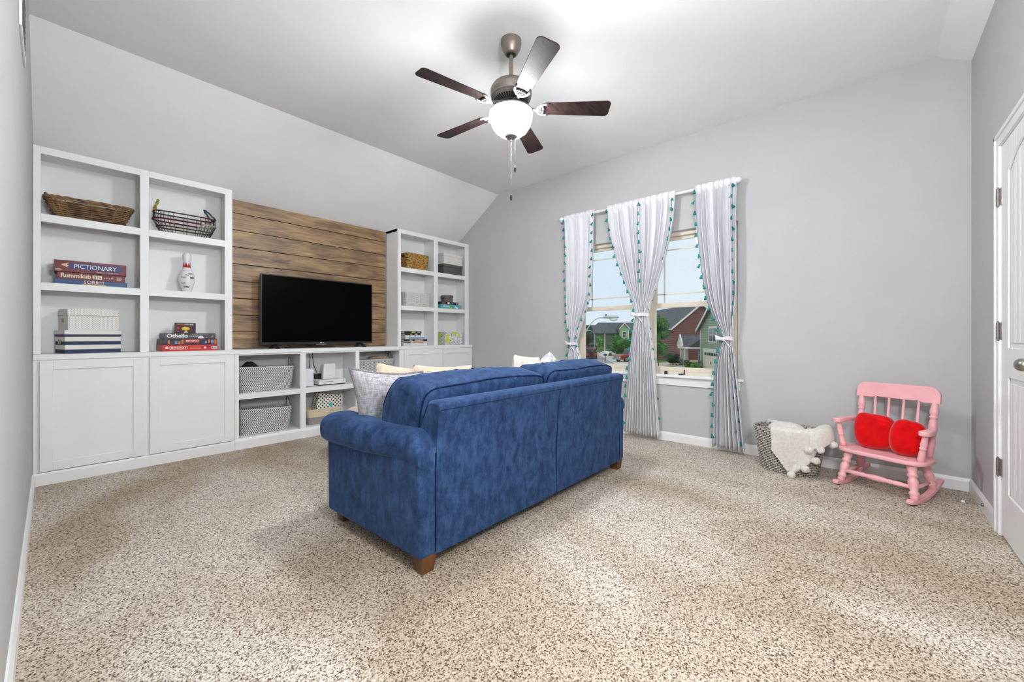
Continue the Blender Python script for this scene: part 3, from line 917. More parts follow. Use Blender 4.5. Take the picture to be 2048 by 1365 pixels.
# open unit under the television
t = thing('media_unit', 'low white open shelf unit under the television, six cubbies', 'shelf unit', (1.98, YLF, 0))
xa, xb = 1.107, 2.866
for x0, x1 in ((xa, xa + 0.018), (1.696, 1.714), (2.287, 2.305), (xb - 0.018, xb)): MB().box(x0, x1, YLF + 0.016, 4.676, 0.02, CT0 - 0.001).build('side_panel', 'cab', t)
MB().box(xa, xb, 4.676, 4.683, 0.02, CT0 - 0.001).build('back_panel', 'cab', t)
cub = ((1.125, 1.696), (1.714, 2.287), (2.305, 2.848))
for a, b in cub:
    MB().box(a, b, YLF + 0.016, 4.676, 0.080, 0.100).build('bottom_panel', 'cab', t)
    MB().box(a, b, YLF + 0.016, 4.676, 0.486, 0.508).build('shelf', 'cab', t)
    MB().box(a, b, YLF - 0.002, YLF + 0.016, 0.458, 0.508).build('shelf_rail', 'cab', t, bevel=0.0015, seg=1)
    MB().box(a, b, YLF - 0.002, YLF + 0.016, 0.868, CT0 - 0.001).build('top_rail', 'cab', t)
for a, b in ((xa, 1.140), (1.678, 1.732), (2.272, 2.318), (2.842, xb)): MB().box(a, b, YLF - 0.004, YLF + 0.016, 0.09, CT0 - 0.001).build('stile', 'cab', t, bevel=0.0015, seg=1)
MB().prism([(YLF + 0.016, 0), (YLF - 0.014, 0), (YLF - 0.014, 0.075), (YLF - 0.010, 0.088), (YLF - 0.004, 0.098), (YLF + 0.016, 0.098)], xa, xb, 'x').build('plinth', 'cab', t)

# ================================================================= TELEVISION
tv = thing('television', 'large black flat screen television on two splayed feet', 'television', (1.98, 4.53, CT1))
X0, X1, Z0, Z1, Y0 = 1.376, 2.580, 0.962, 1.674, 4.520
MB().box(X0, X1, Y0 + 0.006, Y0 + 0.045, Z0, Z1).build('housing', 'bezel', tv, bevel=0.003)
mb = MB().box(X0, X1, Y0, Y0 + 0.006, Z0, Z0 + 0.022).box(X0, X1, Y0, Y0 + 0.006, Z1 - 0.009, Z1).box(X0, X0 + 0.009, Y0, Y0 + 0.006, Z0 + 0.022, Z1 - 0.009).box(X1 - 0.009, X1, Y0, Y0 + 0.006, Z0 + 0.022, Z1 - 0.009)
mb.build('bezel', 'bezel', tv)
MB().box(X0 + 0.009, X1 - 0.009, Y0 + 0.003, Y0 + 0.0062, Z0 + 0.022, Z1 - 0.009).build('screen', 'screen', tv)
MB().box(1.905, 2.035, Y0 - 0.002, Y0 + 0.03, Z0 - 0.010, Z0).build('sensor_bar', 'bezel', tv)
lettering(tv, 'RCA', 1.955, 1.998, Z0 + 0.005, Z0 + 0.017, Y0 - 0.0002, 'white', bold=0.02)
for i in range(9): MB().box(1.912 + i * 0.0125, 1.919 + i * 0.0125, Y0 - 0.0026, Y0 - 0.002, Z0 - 0.0075, Z0 - 0.0035).build('print_mark', 'white', tv)
for fx in (1.50, 2.43):
    mb = MB()
    for yy in (4.425, 4.640):
        mb.hexa([(fx - 0.018, yy - 0.016, CT1), (fx + 0.018, yy - 0.016, CT1), (fx + 0.018, yy + 0.016, CT1), (fx - 0.018, yy + 0.016, CT1),
                 (fx - 0.014, 4.523, Z0 + 0.01), (fx + 0.014, 4.523, Z0 + 0.01), (fx + 0.014, 4.560, Z0 + 0.01), (fx - 0.014, 4.560, Z0 + 0.01)])
    mb.build('foot', 'black', tv, bevel=0.002)
pts = [(1.62, 4.60, CT1 + 0.006), (1.72, 4.57, CT1 + 0.006), (1.85, 4.60, CT1 + 0.007), (1.97, 4.57, CT1 + 0.006), (2.12, 4.58, CT1 + 0.006), (2.17, 4.62, CT1 + 0.006)]
tag(MB().tube(pts, 0.0055, 6).tube([(1.66, 4.625, 1.02), (1.665, 4.63, 0.95), (1.70, 4.61, CT1 + 0.005), (1.80, 4.615, CT1 + 0.005)], 0.004, 6).tube([(1.83, 4.62, 1.02), (1.85, 4.62, 0.95), (1.92, 4.62, CT1 + 0.005), (1.99, 4.635, CT1 + 0.005)], 0.004, 6).build('power_cable', 'cord', smooth=True),
    'tangle of thin black cables lying under the television', 'cable')

# ================================================================= SHELF CONTENTS
def ring(cx, cy, L, W, p, n):
    """rounded rectangle outline of full size L x W (superellipse)"""
    out = []
    for i in range(n):
        a = 2 * PI * i / n
        c, s = math.cos(a), math.sin(a)
        out.append((cx + L / 2 * math.copysign(abs(c) ** (2 / p), c), cy + W / 2 * math.copysign(abs(s) ** (2 / p), s)))
    return out

def basket_shell(cx, cy, z0, z1, Lb, Wb, Lt, Wt, p=5, n=56, rows=14, rip=0.0022, wall=0.008, rot=0.0, curve=0.0, sag=None):
    """one woven shell: outer wall with rope rows, rim, inner wall and floor. UV in metres"""
    m = MB()
    cr, sr = math.cos(rot), math.sin(rot)
    # table of angles at equal steps along the outline
    K = 720
    ang, acc, last = [], [0.0], None
    for i in range(K + 1):
        a = 2 * PI * i / K
        c, s = math.cos(a), math.sin(a)
        q = (Lt / 2 * math.copysign(abs(c) ** (2 / p), c), Wt / 2 * math.copysign(abs(s) ** (2 / p), s))
        if last: acc.append(acc[-1] + math.hypot(q[0] - last[0], q[1] - last[1]))
        last = q
    per = acc[-1]
    def angle(u):
        d = (u % 1.0) * per
        lo_, hi_ = 0, K
        while hi_ - lo_ > 1:
            mid = (lo_ + hi_) // 2
            if acc[mid] <= d: lo_ = mid
            else: hi_ = mid
        f = (d - acc[lo_]) / max(1e-9, acc[hi_] - acc[lo_])
        return 2 * PI * (lo_ + f) / K
    def P(u, t, inset=0.0, z=None):
        k = t ** (1 - curve) if curve else t
        L, W = lerp(Lb, Lt, k) - 2 * inset, lerp(Wb, Wt, k) - 2 * inset
        a = angle(u)
        c, s = math.cos(a), math.sin(a)
        x, y = L / 2 * math.copysign(abs(c) ** (2 / p), c), W / 2 * math.copysign(abs(s) ** (2 / p), s)
        zz = lerp(z0, z1, t) if z is None else z
        if sag: zz += sag(x, y) * t * t
        return (cx + x * cr - y * sr, cy + x * sr + y * cr, zz)
    nv = rows * 3
    h = z1 - z0
    m.grid(lambda u, v: P(u, v, -rip * abs(math.sin(PI * v * rows))), n, nv, cu=True, uv=lambda u, v: (u * per, v * h))
    m.grid(lambda u, v: P(u, 1 - v, wall, None if v < 1 else z0 + 0.006), n, rows, cu=True, uv=lambda u, v: (u * per, (1 - v) * h))
    m.grid(lambda u, v: P(u, 1, wall * v), n, 1, cu=True, uv=lambda u, v: (u * per, h))
    for zf, ins in ((z0 + 0.006, wall), (z0, 0)):
        b = len(m.v)
        for i in range(n): m.v.append(Vector(P(i / n, 0, ins, zf)))
        m.f.append(tuple(range(b, b + n)))
    return m, P

def rope_basket(label, cx, cy, z0, z1, Lb, Wb, Lt, Wt, sag=None, hl=True, hr=True):
    t = thing('woven_basket', label, 'basket', (cx, cy, z0), group='black and white woven baskets in the media unit')
    m, P = basket_shell(cx, cy, z0, z1, Lb, Wb, Lt, Wt, p=4.2, rows=int((z1 - z0) / 0.0165), curve=0.35, sag=sag)
    m.build('basket_body', 'herring', t, smooth=True)
    rim = [P(i / 48, 1, 0.004, None) for i in range(48)]
    MB().tube(rim, 0.0065, 6, closed=True).build('rim', flat('pale_rope', (206, 208, 208), 0.9), t, smooth=True)
    for sx, on in ((-1, hl), (1, hr)):
        if not on: continue
        x = cx + sx * (Lt / 2 - 0.004)
        pts = [(x - sx * 0.02 * math.sin(PI * i / 10), cy + 0.055 * math.cos(PI * i / 10), z1 - 0.03 + 0.115 * math.sin(PI * i / 10)) for i in range(11)]
        MB().tube(pts, 0.005, 6).build('handle', flat('speckled_rope', (150, 150, 150), 0.9, col2=(60, 60, 62), scale=110, lo=0.46, hi=0.54), t, smooth=True)
    return t
rope_basket('black and white woven basket with dark cloth inside, upper left under the television', 1.405, 4.515, 0.508, 0.742, 0.44, 0.19, 0.515, 0.235, sag=lambda x, y: -0.03 * x)
rope_basket('empty black and white woven basket in the lower left cubby under the television', 1.400, 4.510, 0.100, 0.335, 0.42, 0.19, 0.475, 0.235, sag=lambda x, y: -0.03 * x)
rope_basket('black and white woven basket in the cubby nearest the right cabinet', 2.590, 4.515, 0.508, 0.762, 0.44, 0.19, 0.50, 0.235)
mb = MB().grid(lambda u, v: (lerp(1.185, 1.48, u), lerp(4.42, 4.61, v), 0.715 + 0.085 * math.exp(-((u - 0.32) / 0.25) ** 2) * (1 - 0.5 * (v - 0.5) ** 2 * 4) + 0.012 * noise.noise(Vector((u * 6, v * 4, 3)))), 24, 14)
mb.grid(lambda u, v: (lerp(1.185, 1.48, u), lerp(4.42, 4.61, v), 0.66), 4, 3)
tag(mb.build('folded_cloth', flat('charcoal_cloth', (26, 27, 29), 0.95), smooth=True), 'dark cloth heaped in the upper left woven basket', 'cloth')
mb = MB().blob((2.66, 4.51, 0.775), (0.26, 0.14, 0.06), p=3, n=8, nz=0.15, seed=3)
tag(mb.build('folded_scarf', flat('taupe_knit', (172, 150, 128), 0.95, col2=(140, 118, 98), scale=40), smooth=True), 'taupe knit scarf on top of the woven basket by the right cabinet', 'scarf')

# ---- wicker tray basket (top left)
t = thing('wicker_tray', 'long brown wicker tray basket with flared sides, top left cubby', 'basket', (0.205, 4.545, SH[1]))
Lb, Wb, Lt, Wt, zb, zt = 0.36, 0.13, 0.475, 0.185, SH[1] + 0.002, SH[1] + 0.150
def tray_pt(a, k, off=0.0):
    L, W = lerp(Lb, Lt, k), lerp(Wb, Wt, k)
    c, s = math.cos(a), math.sin(a)
    x, y = L / 2 * math.copysign(abs(c) ** 0.42, c), W / 2 * math.copysign(abs(s) ** 0.42, s)
    return Vector((0.205 + x, 4.540 + y, lerp(zb, zt, k))) + Vector((c, s, 0)) * off
NS = 22
for r in range(10):
    k = (r + 0.5) / 10.5
    pts = [tray_pt(2 * PI * i / 88, k + random.uniform(-0.01, 0.01), 0.004 * math.sin(PI * NS * i / 88 + PI * r)) for i in range(88)]
    MB().tube(pts, 0.0062, 5, closed=True).build('weave_strand', 'wicker', t, smooth=True)
for i in range(NS):
    a = 2 * PI * (i + 0.5) / NS
    MB().tube([tray_pt(a, 0.0), tray_pt(a, 0.5), tray_pt(a, 1.04)], 0.0045, 5).build('stake', 'wicker', t, smooth=True)
mb = MB()
for q in range(2): mb.tube([tray_pt(2 * PI * i / 88, 1.0, 0.005 * math.sin(0.9 * i + q * PI)) + Vector((0, 0, 0.006 * math.cos(0.9 * i + q * PI))) for i in range(88)], 0.0072, 6, closed=True)
mb.build('braided_rim', 'wicker', t, smooth=True)
mb = MB().tube([(-0.02, 4.47, zt + 0.006), (-0.026, 4.49, zt + 0.02), (-0.028, 4.54, zt + 0.024), (-0.026, 4.59, zt + 0.02), (-0.02, 4.61, zt + 0.006)], 0.008, 6)
mb.build('handle', 'wicker', t, smooth=True)
MB().prism(ring(0.205, 4.540, Lb - 0.01, Wb - 0.01, 5, 24), zb, zb + 0.008, 'z').build('base', 'wicker', t)

# ---- wire basket with wrapped bands
t = thing('wire_basket', 'black wire basket with colourful wrapped bands and two loop handles', 'basket', (0.785, 4.53, SH[1]))
cols = {'w_red': (112, 26, 34), 'w_olive': (96, 86, 40), 'w_brown': (78, 52, 36), 'w_lime': (176, 170, 52), 'w_teal': (52, 92, 102), 'w_yellow': (196, 160, 62), 'w_cream': (216, 206, 168)}
for k_, c_ in cols.items(): flat(k_, c_, 0.8, col2=tuple(x * 0.6 for x in c_), scale=90, bump=0.5)
def wire_pt(a, k):
    f = [(0, 0.335, 0.085), (0.35, 0.39, 0.13), (0.65, 0.435, 0.15), (1, 0.425, 0.145)]
    for p, q in zip(f, f[1:]):
        if k <= q[0]:
            s_ = (k - p[0]) / (q[0] - p[0])
            L, W = lerp(p[1], q[1], s_), lerp(p[2], q[2], s_)
            break
    c, s = math.cos(a), math.sin(a)
    return Vector((0.785 + L / 2 * math.copysign(abs(c) ** 0.5, c), 4.530 + W / 2 * math.copysign(abs(s) ** 0.5, s), lerp(SH[1] + 0.007, SH[1] + 0.186, k)))
for nm, k, r, ms in (('rim', 1.0, 0.006, ['w_brown', 'w_red']), ('upper_band', 0.65, 0.007, ['w_red', 'w_cream']), ('lower_band', 0.32, 0.006, ['w_olive', 'w_brown']), ('base_ring', 0.0, 0.006, ['w_yellow', 'navy'])):
    mb = MB().tube([wire_pt(2 * PI * i / 60, k) for i in range(60)], r, 6, closed=True)
    ob = mb.build(nm, ms, t, smooth=True)
    for p in ob.data.polygons:
        x = p.center.x
        p.material_index = 1 if ((nm == 'base_ring' and abs(x + 0.03) < 0.045) or (nm in ('upper_band', 'rim') and x > 0.10) or (nm == 'lower_band' and x < -0.14)) else 0
for i in range(34):
    a = 2 * PI * (i + 0.5) / 34
    MB().tube([wire_pt(a, q / 6) for q in range(7)], 0.0019, 5).build('wire', 'black', t, smooth=True)
for a0, m_, hh, lean in ((PI, 'w_lime', 0.10, 0.03), (0.0, 'w_teal', 0.085, -0.075)):
    p0 = wire_pt(a0, 1.0)
    pts = []
    for i in range(17):
        b = PI * i / 16
        s_ = math.sin(b)
        pts.append(p0 + Vector((lean * s_ + 0.004 * math.sin(i * 2.2), -0.048 * math.cos(b), hh * s_)))
    MB().tube(pts, 0.0072, 7).build('handle', m_, t, smooth=True)
MB().tube([wire_pt(PI * 0.9, 0.0), wire_pt(0.1, 0.0)], 0.002, 5).tube([wire_pt(-PI * 0.9, 0.0), wire_pt(-0.1, 0.0)], 0.002, 5).build('bottom_wires', 'black', t)

# ---- board games and boxes
def rbox(name, label, cat, x, y, z, w, d, h, m, rz=0.0, group=None, bevel=0.0015):
    """box standing at front-left-bottom corner (x,y,z); returns the thing, parts in its own space"""
    t = thing(name, label, cat, (x, y, z), rz=math.radians(rz), group=group)
    MB().box(0, w, 0, d, 0, h).build('box', m, t, bevel=bevel, seg=1)
    return t
def plate(t, name, poly, m, y=-0.0007):
    """flat printed shape on the front face"""
    return MB().prism(poly, y, 0.0, 'y').build(name, m, t)
def rect(a, b, c, d): return [(a, c), (b, c), (b, d), (a, d)]
G1 = 'board games stacked beside the striped box shelf'
flat('maroon', (112, 26, 36), 0.45, scale=30)
flat('penblue', (44, 54, 116), 0.45)
flat('pencream', (226, 196, 152), 0.5)
flat('sorryblue', (26, 76, 122), 0.45)
flat('sunyellow', (232, 198, 48), 0.5)
flat('sored', (196, 52, 40), 0.5)
flat('gamecream', (232, 220, 190), 0.5)
t = rbox('board_game', 'blue board game box at the bottom of the three box stack', 'board game', 0.015, 4.445, SH[0], 0.387, 0.205, 0.038, 'sorryblue', -1, 'games in the left bookcase')
lettering(t, 'SORRY!', 0.148, 0.255, 0.011, 0.035, -0.0004, 'sored', bold=0.02)
lettering(t, 'SORRY!', 0.150, 0.257, 0.012, 0.036, -0.0012, 'white')
plate(t, 'printed_bar', rect(0.140, 0.268, 0.005, 0.009), 'sunyellow')
t = rbox('board_game', 'red board game box with number tiles, middle of the three box stack', 'board game', 0.030, 4.452, SH[0] + 0.038, 0.359, 0.19, 0.054, 'maroon', -1, 'games in the left bookcase')
lettering(t, 'Rummikub', 0.018, 0.172, 0.014, 0.046, -0.0004, 'gamecream', bold=0.03)
for i, d in enumerate('56'):
    plate(t, 'printed_tile', rect(0.180 + i * 0.027, 0.204 + i * 0.027, 0.013, 0.041), 'gamecream')
    lettering(t, d, 0.186 + i * 0.027, 0.198 + i * 0.027, 0.019, 0.037, -0.0009, 'black')
for i in range(6):
    a = 0.243 + i * 0.009
    plate(t, 'printed_mark', [(a, 0.02 + 0.004 * (i % 3)), (a + 0.006, 0.024), (a + 0.003, 0.034 + 0.004 * (i % 2))], 'pencream' if i % 2 else 'gamecream')
for i in range(4): plate(t, 'printed_line', rect(0.312, 0.335 + 0.004 * (i % 3), 0.014 + i * 0.007, 0.0165 + i * 0.007), 'gamecream')
t = rbox('board_game', 'maroon board game box with a blue pencil print, top of the three box stack', 'board game', 0.013, 4.440, SH[0] + 0.092, 0.383, 0.205, 0.085, 'maroon', -2, 'games in the left bookcase')
plate(t, 'printed_pencil', [(0.072, 0.045), (0.078, 0.062), (0.095, 0.068), (0.355, 0.068), (0.362, 0.058), (0.360, 0.026), (0.350, 0.022), (0.095, 0.024), (0.076, 0.030)], 'penblue')
plate(t, 'printed_pencil_tip', [(0.030, 0.052), (0.075, 0.068), (0.066, 0.056), (0.074, 0.046), (0.066, 0.038), (0.076, 0.030)], 'pencream')
plate(t, 'printed_pencil_lead', [(0.018, 0.053), (0.036, 0.056), (0.036, 0.049)], 'black', -0.001)
lettering(t, 'PICTIONARY', 0.102, 0.328, 0.029, 0.062, -0.0012, 'white')
lettering(t, 'The Game of Quick Draw', 0.215, 0.340, 0.008, 0.018, -0.0004, 'white', shear=0.3)
for i in range(2): plate(t, 'printed_line', rect(0.008, 0.042 - 0.006 * i, 0.010 + i * 0.006, 0.013 + i * 0.006), 'gamecream')

# striped and dotted storage boxes
t = thing('storage_box', 'navy and ivory striped storage box under the dotted box', 'box', (0.068, 4.432, CT1), rz=math.radians(14))
MB().box(0, 0.312, 0, 0.19, 0.0, 0.1265).build('box', 'stripes', t, bevel=0.001, seg=1)
MB().box(-0.003, 0.315, -0.003, 0.193, 0.1265, 0.172).build('lid', 'stripes', t, bevel=0.001, seg=1)
mb = MB().box(-0.004, 0, 0.085, 0.120, 0.070, 0.074).box(-0.004, 0, 0.085, 0.120, 0.098, 0.102).box(-0.004, 0, 0.085, 0.089, 0.074, 0.098).box(-0.004, 0, 0.116, 0.120, 0.074, 0.098)
mb.build('label_holder', 'gold', t)
t = thing('storage_box', 'white storage box with fine dots and gold line, on the striped box', 'box', (0.084, 4.450, CT1 + 0.172), rz=math.radians(14))
MB().box(0, 0.283, 0, 0.17, 0.0, 0.112).build('box', 'dotbox', t, bevel=0.001, seg=1)
MB().box(-0.001, 0.284, -0.001, 0.171, 0.112, 0.1155).build('gold_line', 'gold', t)
MB().box(-0.003, 0.286, -0.003, 0.173, 0.1155, 0.162).build('lid', 'dotbox', t, bevel=0.001, seg=1)
mb = MB().box(-0.004, 0, 0.080, 0.112, 0.060, 0.064).box(-0.004, 0, 0.080, 0.112, 0.086, 0.090).box(-0.004, 0, 0.080, 0.084, 0.064, 0.086).box(-0.004, 0, 0.108, 0.112, 0.064, 0.086)
mb.build('label_holder', 'gold', t)

# bowling pin
t = thing('bowling_pin', 'white bowling pin with a red crown and pen signatures', 'bowling pin', (0.795, 4.53, SH[0]))
zb = SH[0]
pin = [(0.0, 0.0), (0.026, 0.0), (0.029, 0.006), (0.040, 0.045), (0.053, 0.085), (0.0585, 0.115), (0.056, 0.145), (0.045, 0.180), (0.033, 0.208), (0.0265, 0.232), (0.0245, 0.25), (0.0265, 0.275), (0.031, 0.305), (0.031, 0.325), (0.026, 0.345), (0.014, 0.357), (0.0, 0.360)]
def pin_r(z):
    for a, b in zip(pin, pin[1:]):
        if a[1] <= z <= b[1] and b[1] > a[1]: return lerp(a[0], b[0], (z - a[1]) / (b[1] - a[1]))
    return 0.02
MB().lathe([(r, zb + z) for r, z in pin], 32, (0.795, 4.53)).build('pin_body', flat('pin_gloss', (240, 240, 238), 0.25), t, smooth=True)
def pin_pt(a, z, off=0.0006): return (0.795 + (pin_r(z) + off) * math.sin(a), 4.53 - (pin_r(z) + off) * math.cos(a), zb + z)
mb = MB()
nc = 60
def crown_h(u):
    s_ = (u * 8) % 1.0
    return 0.232 + 0.004 + 0.034 * (1 - abs(2 * s_ - 1))
mb.grid(lambda u, v: pin_pt(2 * PI * u, lerp(0.222, crown_h(u), v), 0.0009), nc, 4, cu=True)
mb.build('crown_mark', flat('crown_red', (178, 18, 30), 0.3), t, smooth=True)
for k in range(9):
    a0, z0_ = random.uniform(-1.1, 0.9), random.choice([0.05, 0.08, 0.11, 0.13, 0.15, 0.165])
    pts, n_ = [], random.randint(14, 24)
    for i in range(n_):
        pts.append(pin_pt(a0 + i * 0.03 + 0.07 * math.sin(i * 1.5 + k), z0_ + 0.008 * math.sin(i * 1.9 + k * 2) + 0.003 * math.cos(i * 3.1)))
    MB().tube(pts, 0.0008, 4).build('signature', 'black', t)

# games on the counter, right cubby
flat('gamegrey', (74, 76, 80), 0.4)
flat('gamered', (206, 40, 38), 0.4)
flat('gamenight', (34, 34, 44), 0.4, col2=(86, 60, 50), scale=24, lo=0.45, hi=0.55)
flat('gameplum', (58, 26, 36), 0.45)
flat('gameorange', (214, 108, 48), 0.5)
flat('gamesky', (86, 150, 204), 0.5)
t = rbox('board_game', 'red board game box with barcode, bottom of the counter stack', 'board game', 0.615, 4.445, CT1, 0.391, 0.20, 0.052, 'gamered', 3, 'games in the left bookcase')
plate(t, 'printed_panel', rect(0.050, 0.172, 0.014, 0.040), 'white')
plate(t, 'printed_panel', rect(0.052, 0.170, 0.016, 0.038), 'gamered', -0.001)
lettering(t, 'MONOPOLY', 0.058, 0.164, 0.020, 0.034, -0.0013, 'white', bold=0.02)
for i in range(3): plate(t, 'printed_line', rect(0.188, 0.268, 0.017 + i * 0.007, 0.019 + i * 0.007), 'pencream')
plate(t, 'printed_barcode', rect(0.345, 0.384, 0.013, 0.039), 'white')
for i in range(6): plate(t, 'printed_bar', rect(0.349 + i * 0.0055, 0.3515 + i * 0.0055, 0.016, 0.036), 'black', -0.0011)
plate(t, 'printed_mark', [(0.020, 0.024), (0.034, 0.012), (0.044, 0.026), (0.036, 0.040), (0.024, 0.038)], 'white')
plate(t, 'printed_mark', [(0.026, 0.018), (0.034, 0.008), (0.040, 0.020)], 'black', -0.0011)
plate(t, 'printed_mark', rect(0.312, 0.334, 0.030, 0.040), 'penblue')
plate(t, 'printed_mark', [(0.286, 0.026), (0.297, 0.016), (0.308, 0.026), (0.297, 0.038)], 'white')
t = rbox('board_game', 'dark board game box with busy picture print, middle of the counter stack', 'board game', 0.617, 4.447, CT1 + 0.052, 0.387, 0.19, 0.053, 'gamenight', 3, 'games in the left bookcase')
for i in range(16):
    a = 0.012 + i * 0.0235
    if 0.15 < a < 0.25: continue
    h_ = random.uniform(0.012, 0.03)
    plate(t, 'printed_mark', rect(a, a + random.uniform(0.01, 0.02), random.uniform(0.004, 0.016), 0.018 + h_), random.choice(['gamesky', 'gameorange', 'gamecream', 'penblue', 'gamesky']))
plate(t, 'printed_panel', rect(0.155, 0.255, 0.020, 0.048), 'gamered')
lettering(t, 'MONOPOLY', 0.160, 0.250, 0.027, 0.043, -0.0012, 'white', bold=0.02)
t = rbox('board_game', 'charcoal board game box lettered in white, top of the counter stack', 'board game', 0.633, 4.452, CT1 + 0.105, 0.360, 0.18, 0.050, 'gamegrey', 3, 'games in the left bookcase')
lettering(t, 'Othello', 0.012, 0.158, 0.010, 0.044, -0.0004, 'white', bold=0.04)
lettering(t, 'CLASSIC', 0.168, 0.236, 0.018, 0.030, -0.0004, 'white')
plate(t, 'printed_disc', [(0.228 + 0.022 + 0.022 * math.cos(a * PI / 10), 0.004 + 0.024 * math.sin(a * PI / 10)) for a in range(11)], 'wplastic', -0.0012)
plate(t, 'printed_line', rect(0.185, 0.310, 0.038, 0.041), 'felt')
plate(t, 'printed_mark', [(0.275, 0.008), (0.295, 0.018), (0.300, 0.010)], 'felt')
plate(t, 'printed_mark', [(0.320, 0.006), (0.345, 0.020), (0.338, 0.036), (0.330, 0.020)], 'felt')
t = rbox('card_game', 'small plum card game box standing on the charcoal game', 'card game', 0.712, 4.500, CT1 + 0.155, 0.142, 0.040, 0.090, 'gameplum', 2)
lettering(t, 'EXPLODING', 0.010, 0.066, 0.070, 0.082, -0.0004, 'gameorange', bold=0.02)
lettering(t, 'KITTENS', 0.070, 0.124, 0.070, 0.082, -0.0004, 'white', bold=0.02)
plate(t, 'printed_cloud', [(0.048, 0.030), (0.040, 0.040), (0.046, 0.050), (0.062, 0.056), (0.082, 0.055), (0.096, 0.046), (0.100, 0.036), (0.092, 0.028), (0.076, 0.026), (0.060, 0.026)], 'sunyellow')
plate(t, 'printed_stem', [(0.058, 0.004), (0.066, 0.024), (0.078, 0.024), (0.086, 0.004)], 'pencream')
plate(t, 'printed_spot', [(0.018 + 0.009 * math.cos(a * PI / 6), 0.045 + 0.011 * math.sin(a * PI / 6)) for a in range(12)], 'gamered')
plate(t, 'printed_line', rect(0.010, 0.026, 0.012, 0.017), 'gameorange')

# ---- right bookcase
t = thing('seagrass_basket', 'golden woven seagrass basket with cut out handle, top of right bookcase', 'basket', (3.215, 4.545, SH[1]))
m, P = basket_shell(3.215, 4.545, SH[1] + 0.001, SH[1] + 0.208, 0.315, 0.15, 0.355, 0.175, p=9, n=56, rows=10, rip=0.004)
m.build('basket_body', 'seagrass', t, smooth=True)
MB().tube([P(i / 56, 1, 0.003) for i in range(56)], 0.007, 6, closed=True).build('rim', 'seagrass', t, smooth=True)
MB().box(3.0345, 3.040, 4.515, 4.575, SH[1] + 0.160, SH[1] + 0.186).build('handle_hole', 'gap', t)
def lidded(label, z, m, h):
    t = thing('lidded_box', label, 'box', (3.83, 4.55, z))
    MB().box(3.648, 3.992, 4.465, 4.645, z, z + h - 0.038).build('box', m, t, bevel=0.002)
    MB().box(3.641, 3.994, 4.458, 4.652, z + h - 0.038, z + h).build('lid', m, t, bevel=0.002)
lidded('charcoal lidded box below the ivory one, top of right bookcase', SH[1] + 0.001, 'greybox', 0.150)
lidded('ivory lidded box on the charcoal box, top of right bookcase', SH[1] + 0.152, 'ivory', 0.150)
t = thing('wicker_basket', 'white willow basket in the middle row of the right bookcase', 'basket', (3.215, 4.55, SH[0]))
m, P = basket_shell(3.222, 4.548, SH[0] + 0.001, SH[0] + 0.186, 0.375, 0.16, 0.395, 0.175, p=9, n=60, rows=15, rip=0.002)
m.build('basket_body', 'wweave', t, smooth=True)
MB().tube([P(i / 60, 1, 0.002) for i in range(60)], 0.006, 6, closed=True).build('rim', 'wwick', t, smooth=True)
for i in range(18): MB().tube([P((i + 0.5) / 18, 0.02, -0.002), P((i + 0.5) / 18, 1.0, -0.002)], 0.0035, 5).build('stake', 'wwick', t, smooth=True)
flat('tealbox', (78, 176, 176), 0.45)
flat('pinkprint', (232, 130, 150), 0.5)
flat('nightbox', (30, 32, 52), 0.45)
t = rbox('board_game', 'turquoise board game box below the navy one, right bookcase', 'board game', 3.588, 4.458, SH[0] + 0.001, 0.385, 0.19, 0.062, 'tealbox', 0)
for i in range(7):
    a = 0.050 + i * 0.0165
    plate(t, 'printed_mark', [(a - 0.009, 0.033), (a, 0.022), (a + 0.009, 0.033), (a, 0.046)], 'white')
    plate(t, 'printed_mark', [(a - 0.005, 0.033), (a, 0.027), (a + 0.005, 0.033), (a, 0.041)], 'pinkprint', -0.0011)
for i, (a, c, m_) in enumerate(((0.19, 0.02, 'sunyellow'), (0.21, 0.03, 'leaf_b'), (0.27, 0.03, 'white'), (0.30, 0.018, 'white'), (0.365, 0.022, 'pinkprint'))):
    plate(t, 'printed_spot', [(a + 0.017 * math.cos(q * PI / 6), c + 0.014 * math.sin(q * PI / 6)) for q in range(12)], m_, -0.0007 - 0.0002 * (i % 2))
t = rbox('board_game', 'thin navy game box between the taupe tin and the turquoise box', 'board game', 3.600, 4.475, SH[0] + 0.063, 0.325, 0.165, 0.038, 'nightbox', 0)
for a, m_ in ((0.03, 'leaf_b'), (0.065, 'gamered'), (0.125, 'white'), (0.15, 'sunyellow'), (0.20, 'gamesky'), (0.235, 'penblue'), (0.285, 'pinkprint')):
    plate(t, 'printed_spot', rect(a, a + 0.024, 0.008, 0.031), m_)
t = thing('round_tin', 'round taupe lidded tin on top of the navy game box', 'tin', (3.785, 4.56, SH[0] + 0.101))
z = SH[0] + 0.101
MB().lathe([(0.082, z), (0.082, z + 0.070)], 32, (3.785, 4.56)).build('tin_body', 'tin', t, smooth=True, angle=40)
MB().lathe([(0.088, z + 0.070), (0.089, z + 0.072), (0.089, z + 0.096), (0.085, z + 0.101)], 32, (3.785, 4.56)).build('lid', 'tin', t, smooth=True, angle=40)
t = rbox('floral_box', 'white box printed with yellow blooms, lower right of right bookcase', 'box', 3.663, 4.456, CT1 + 0.001, 0.325, 0.19, 0.188, 'floral', 0)
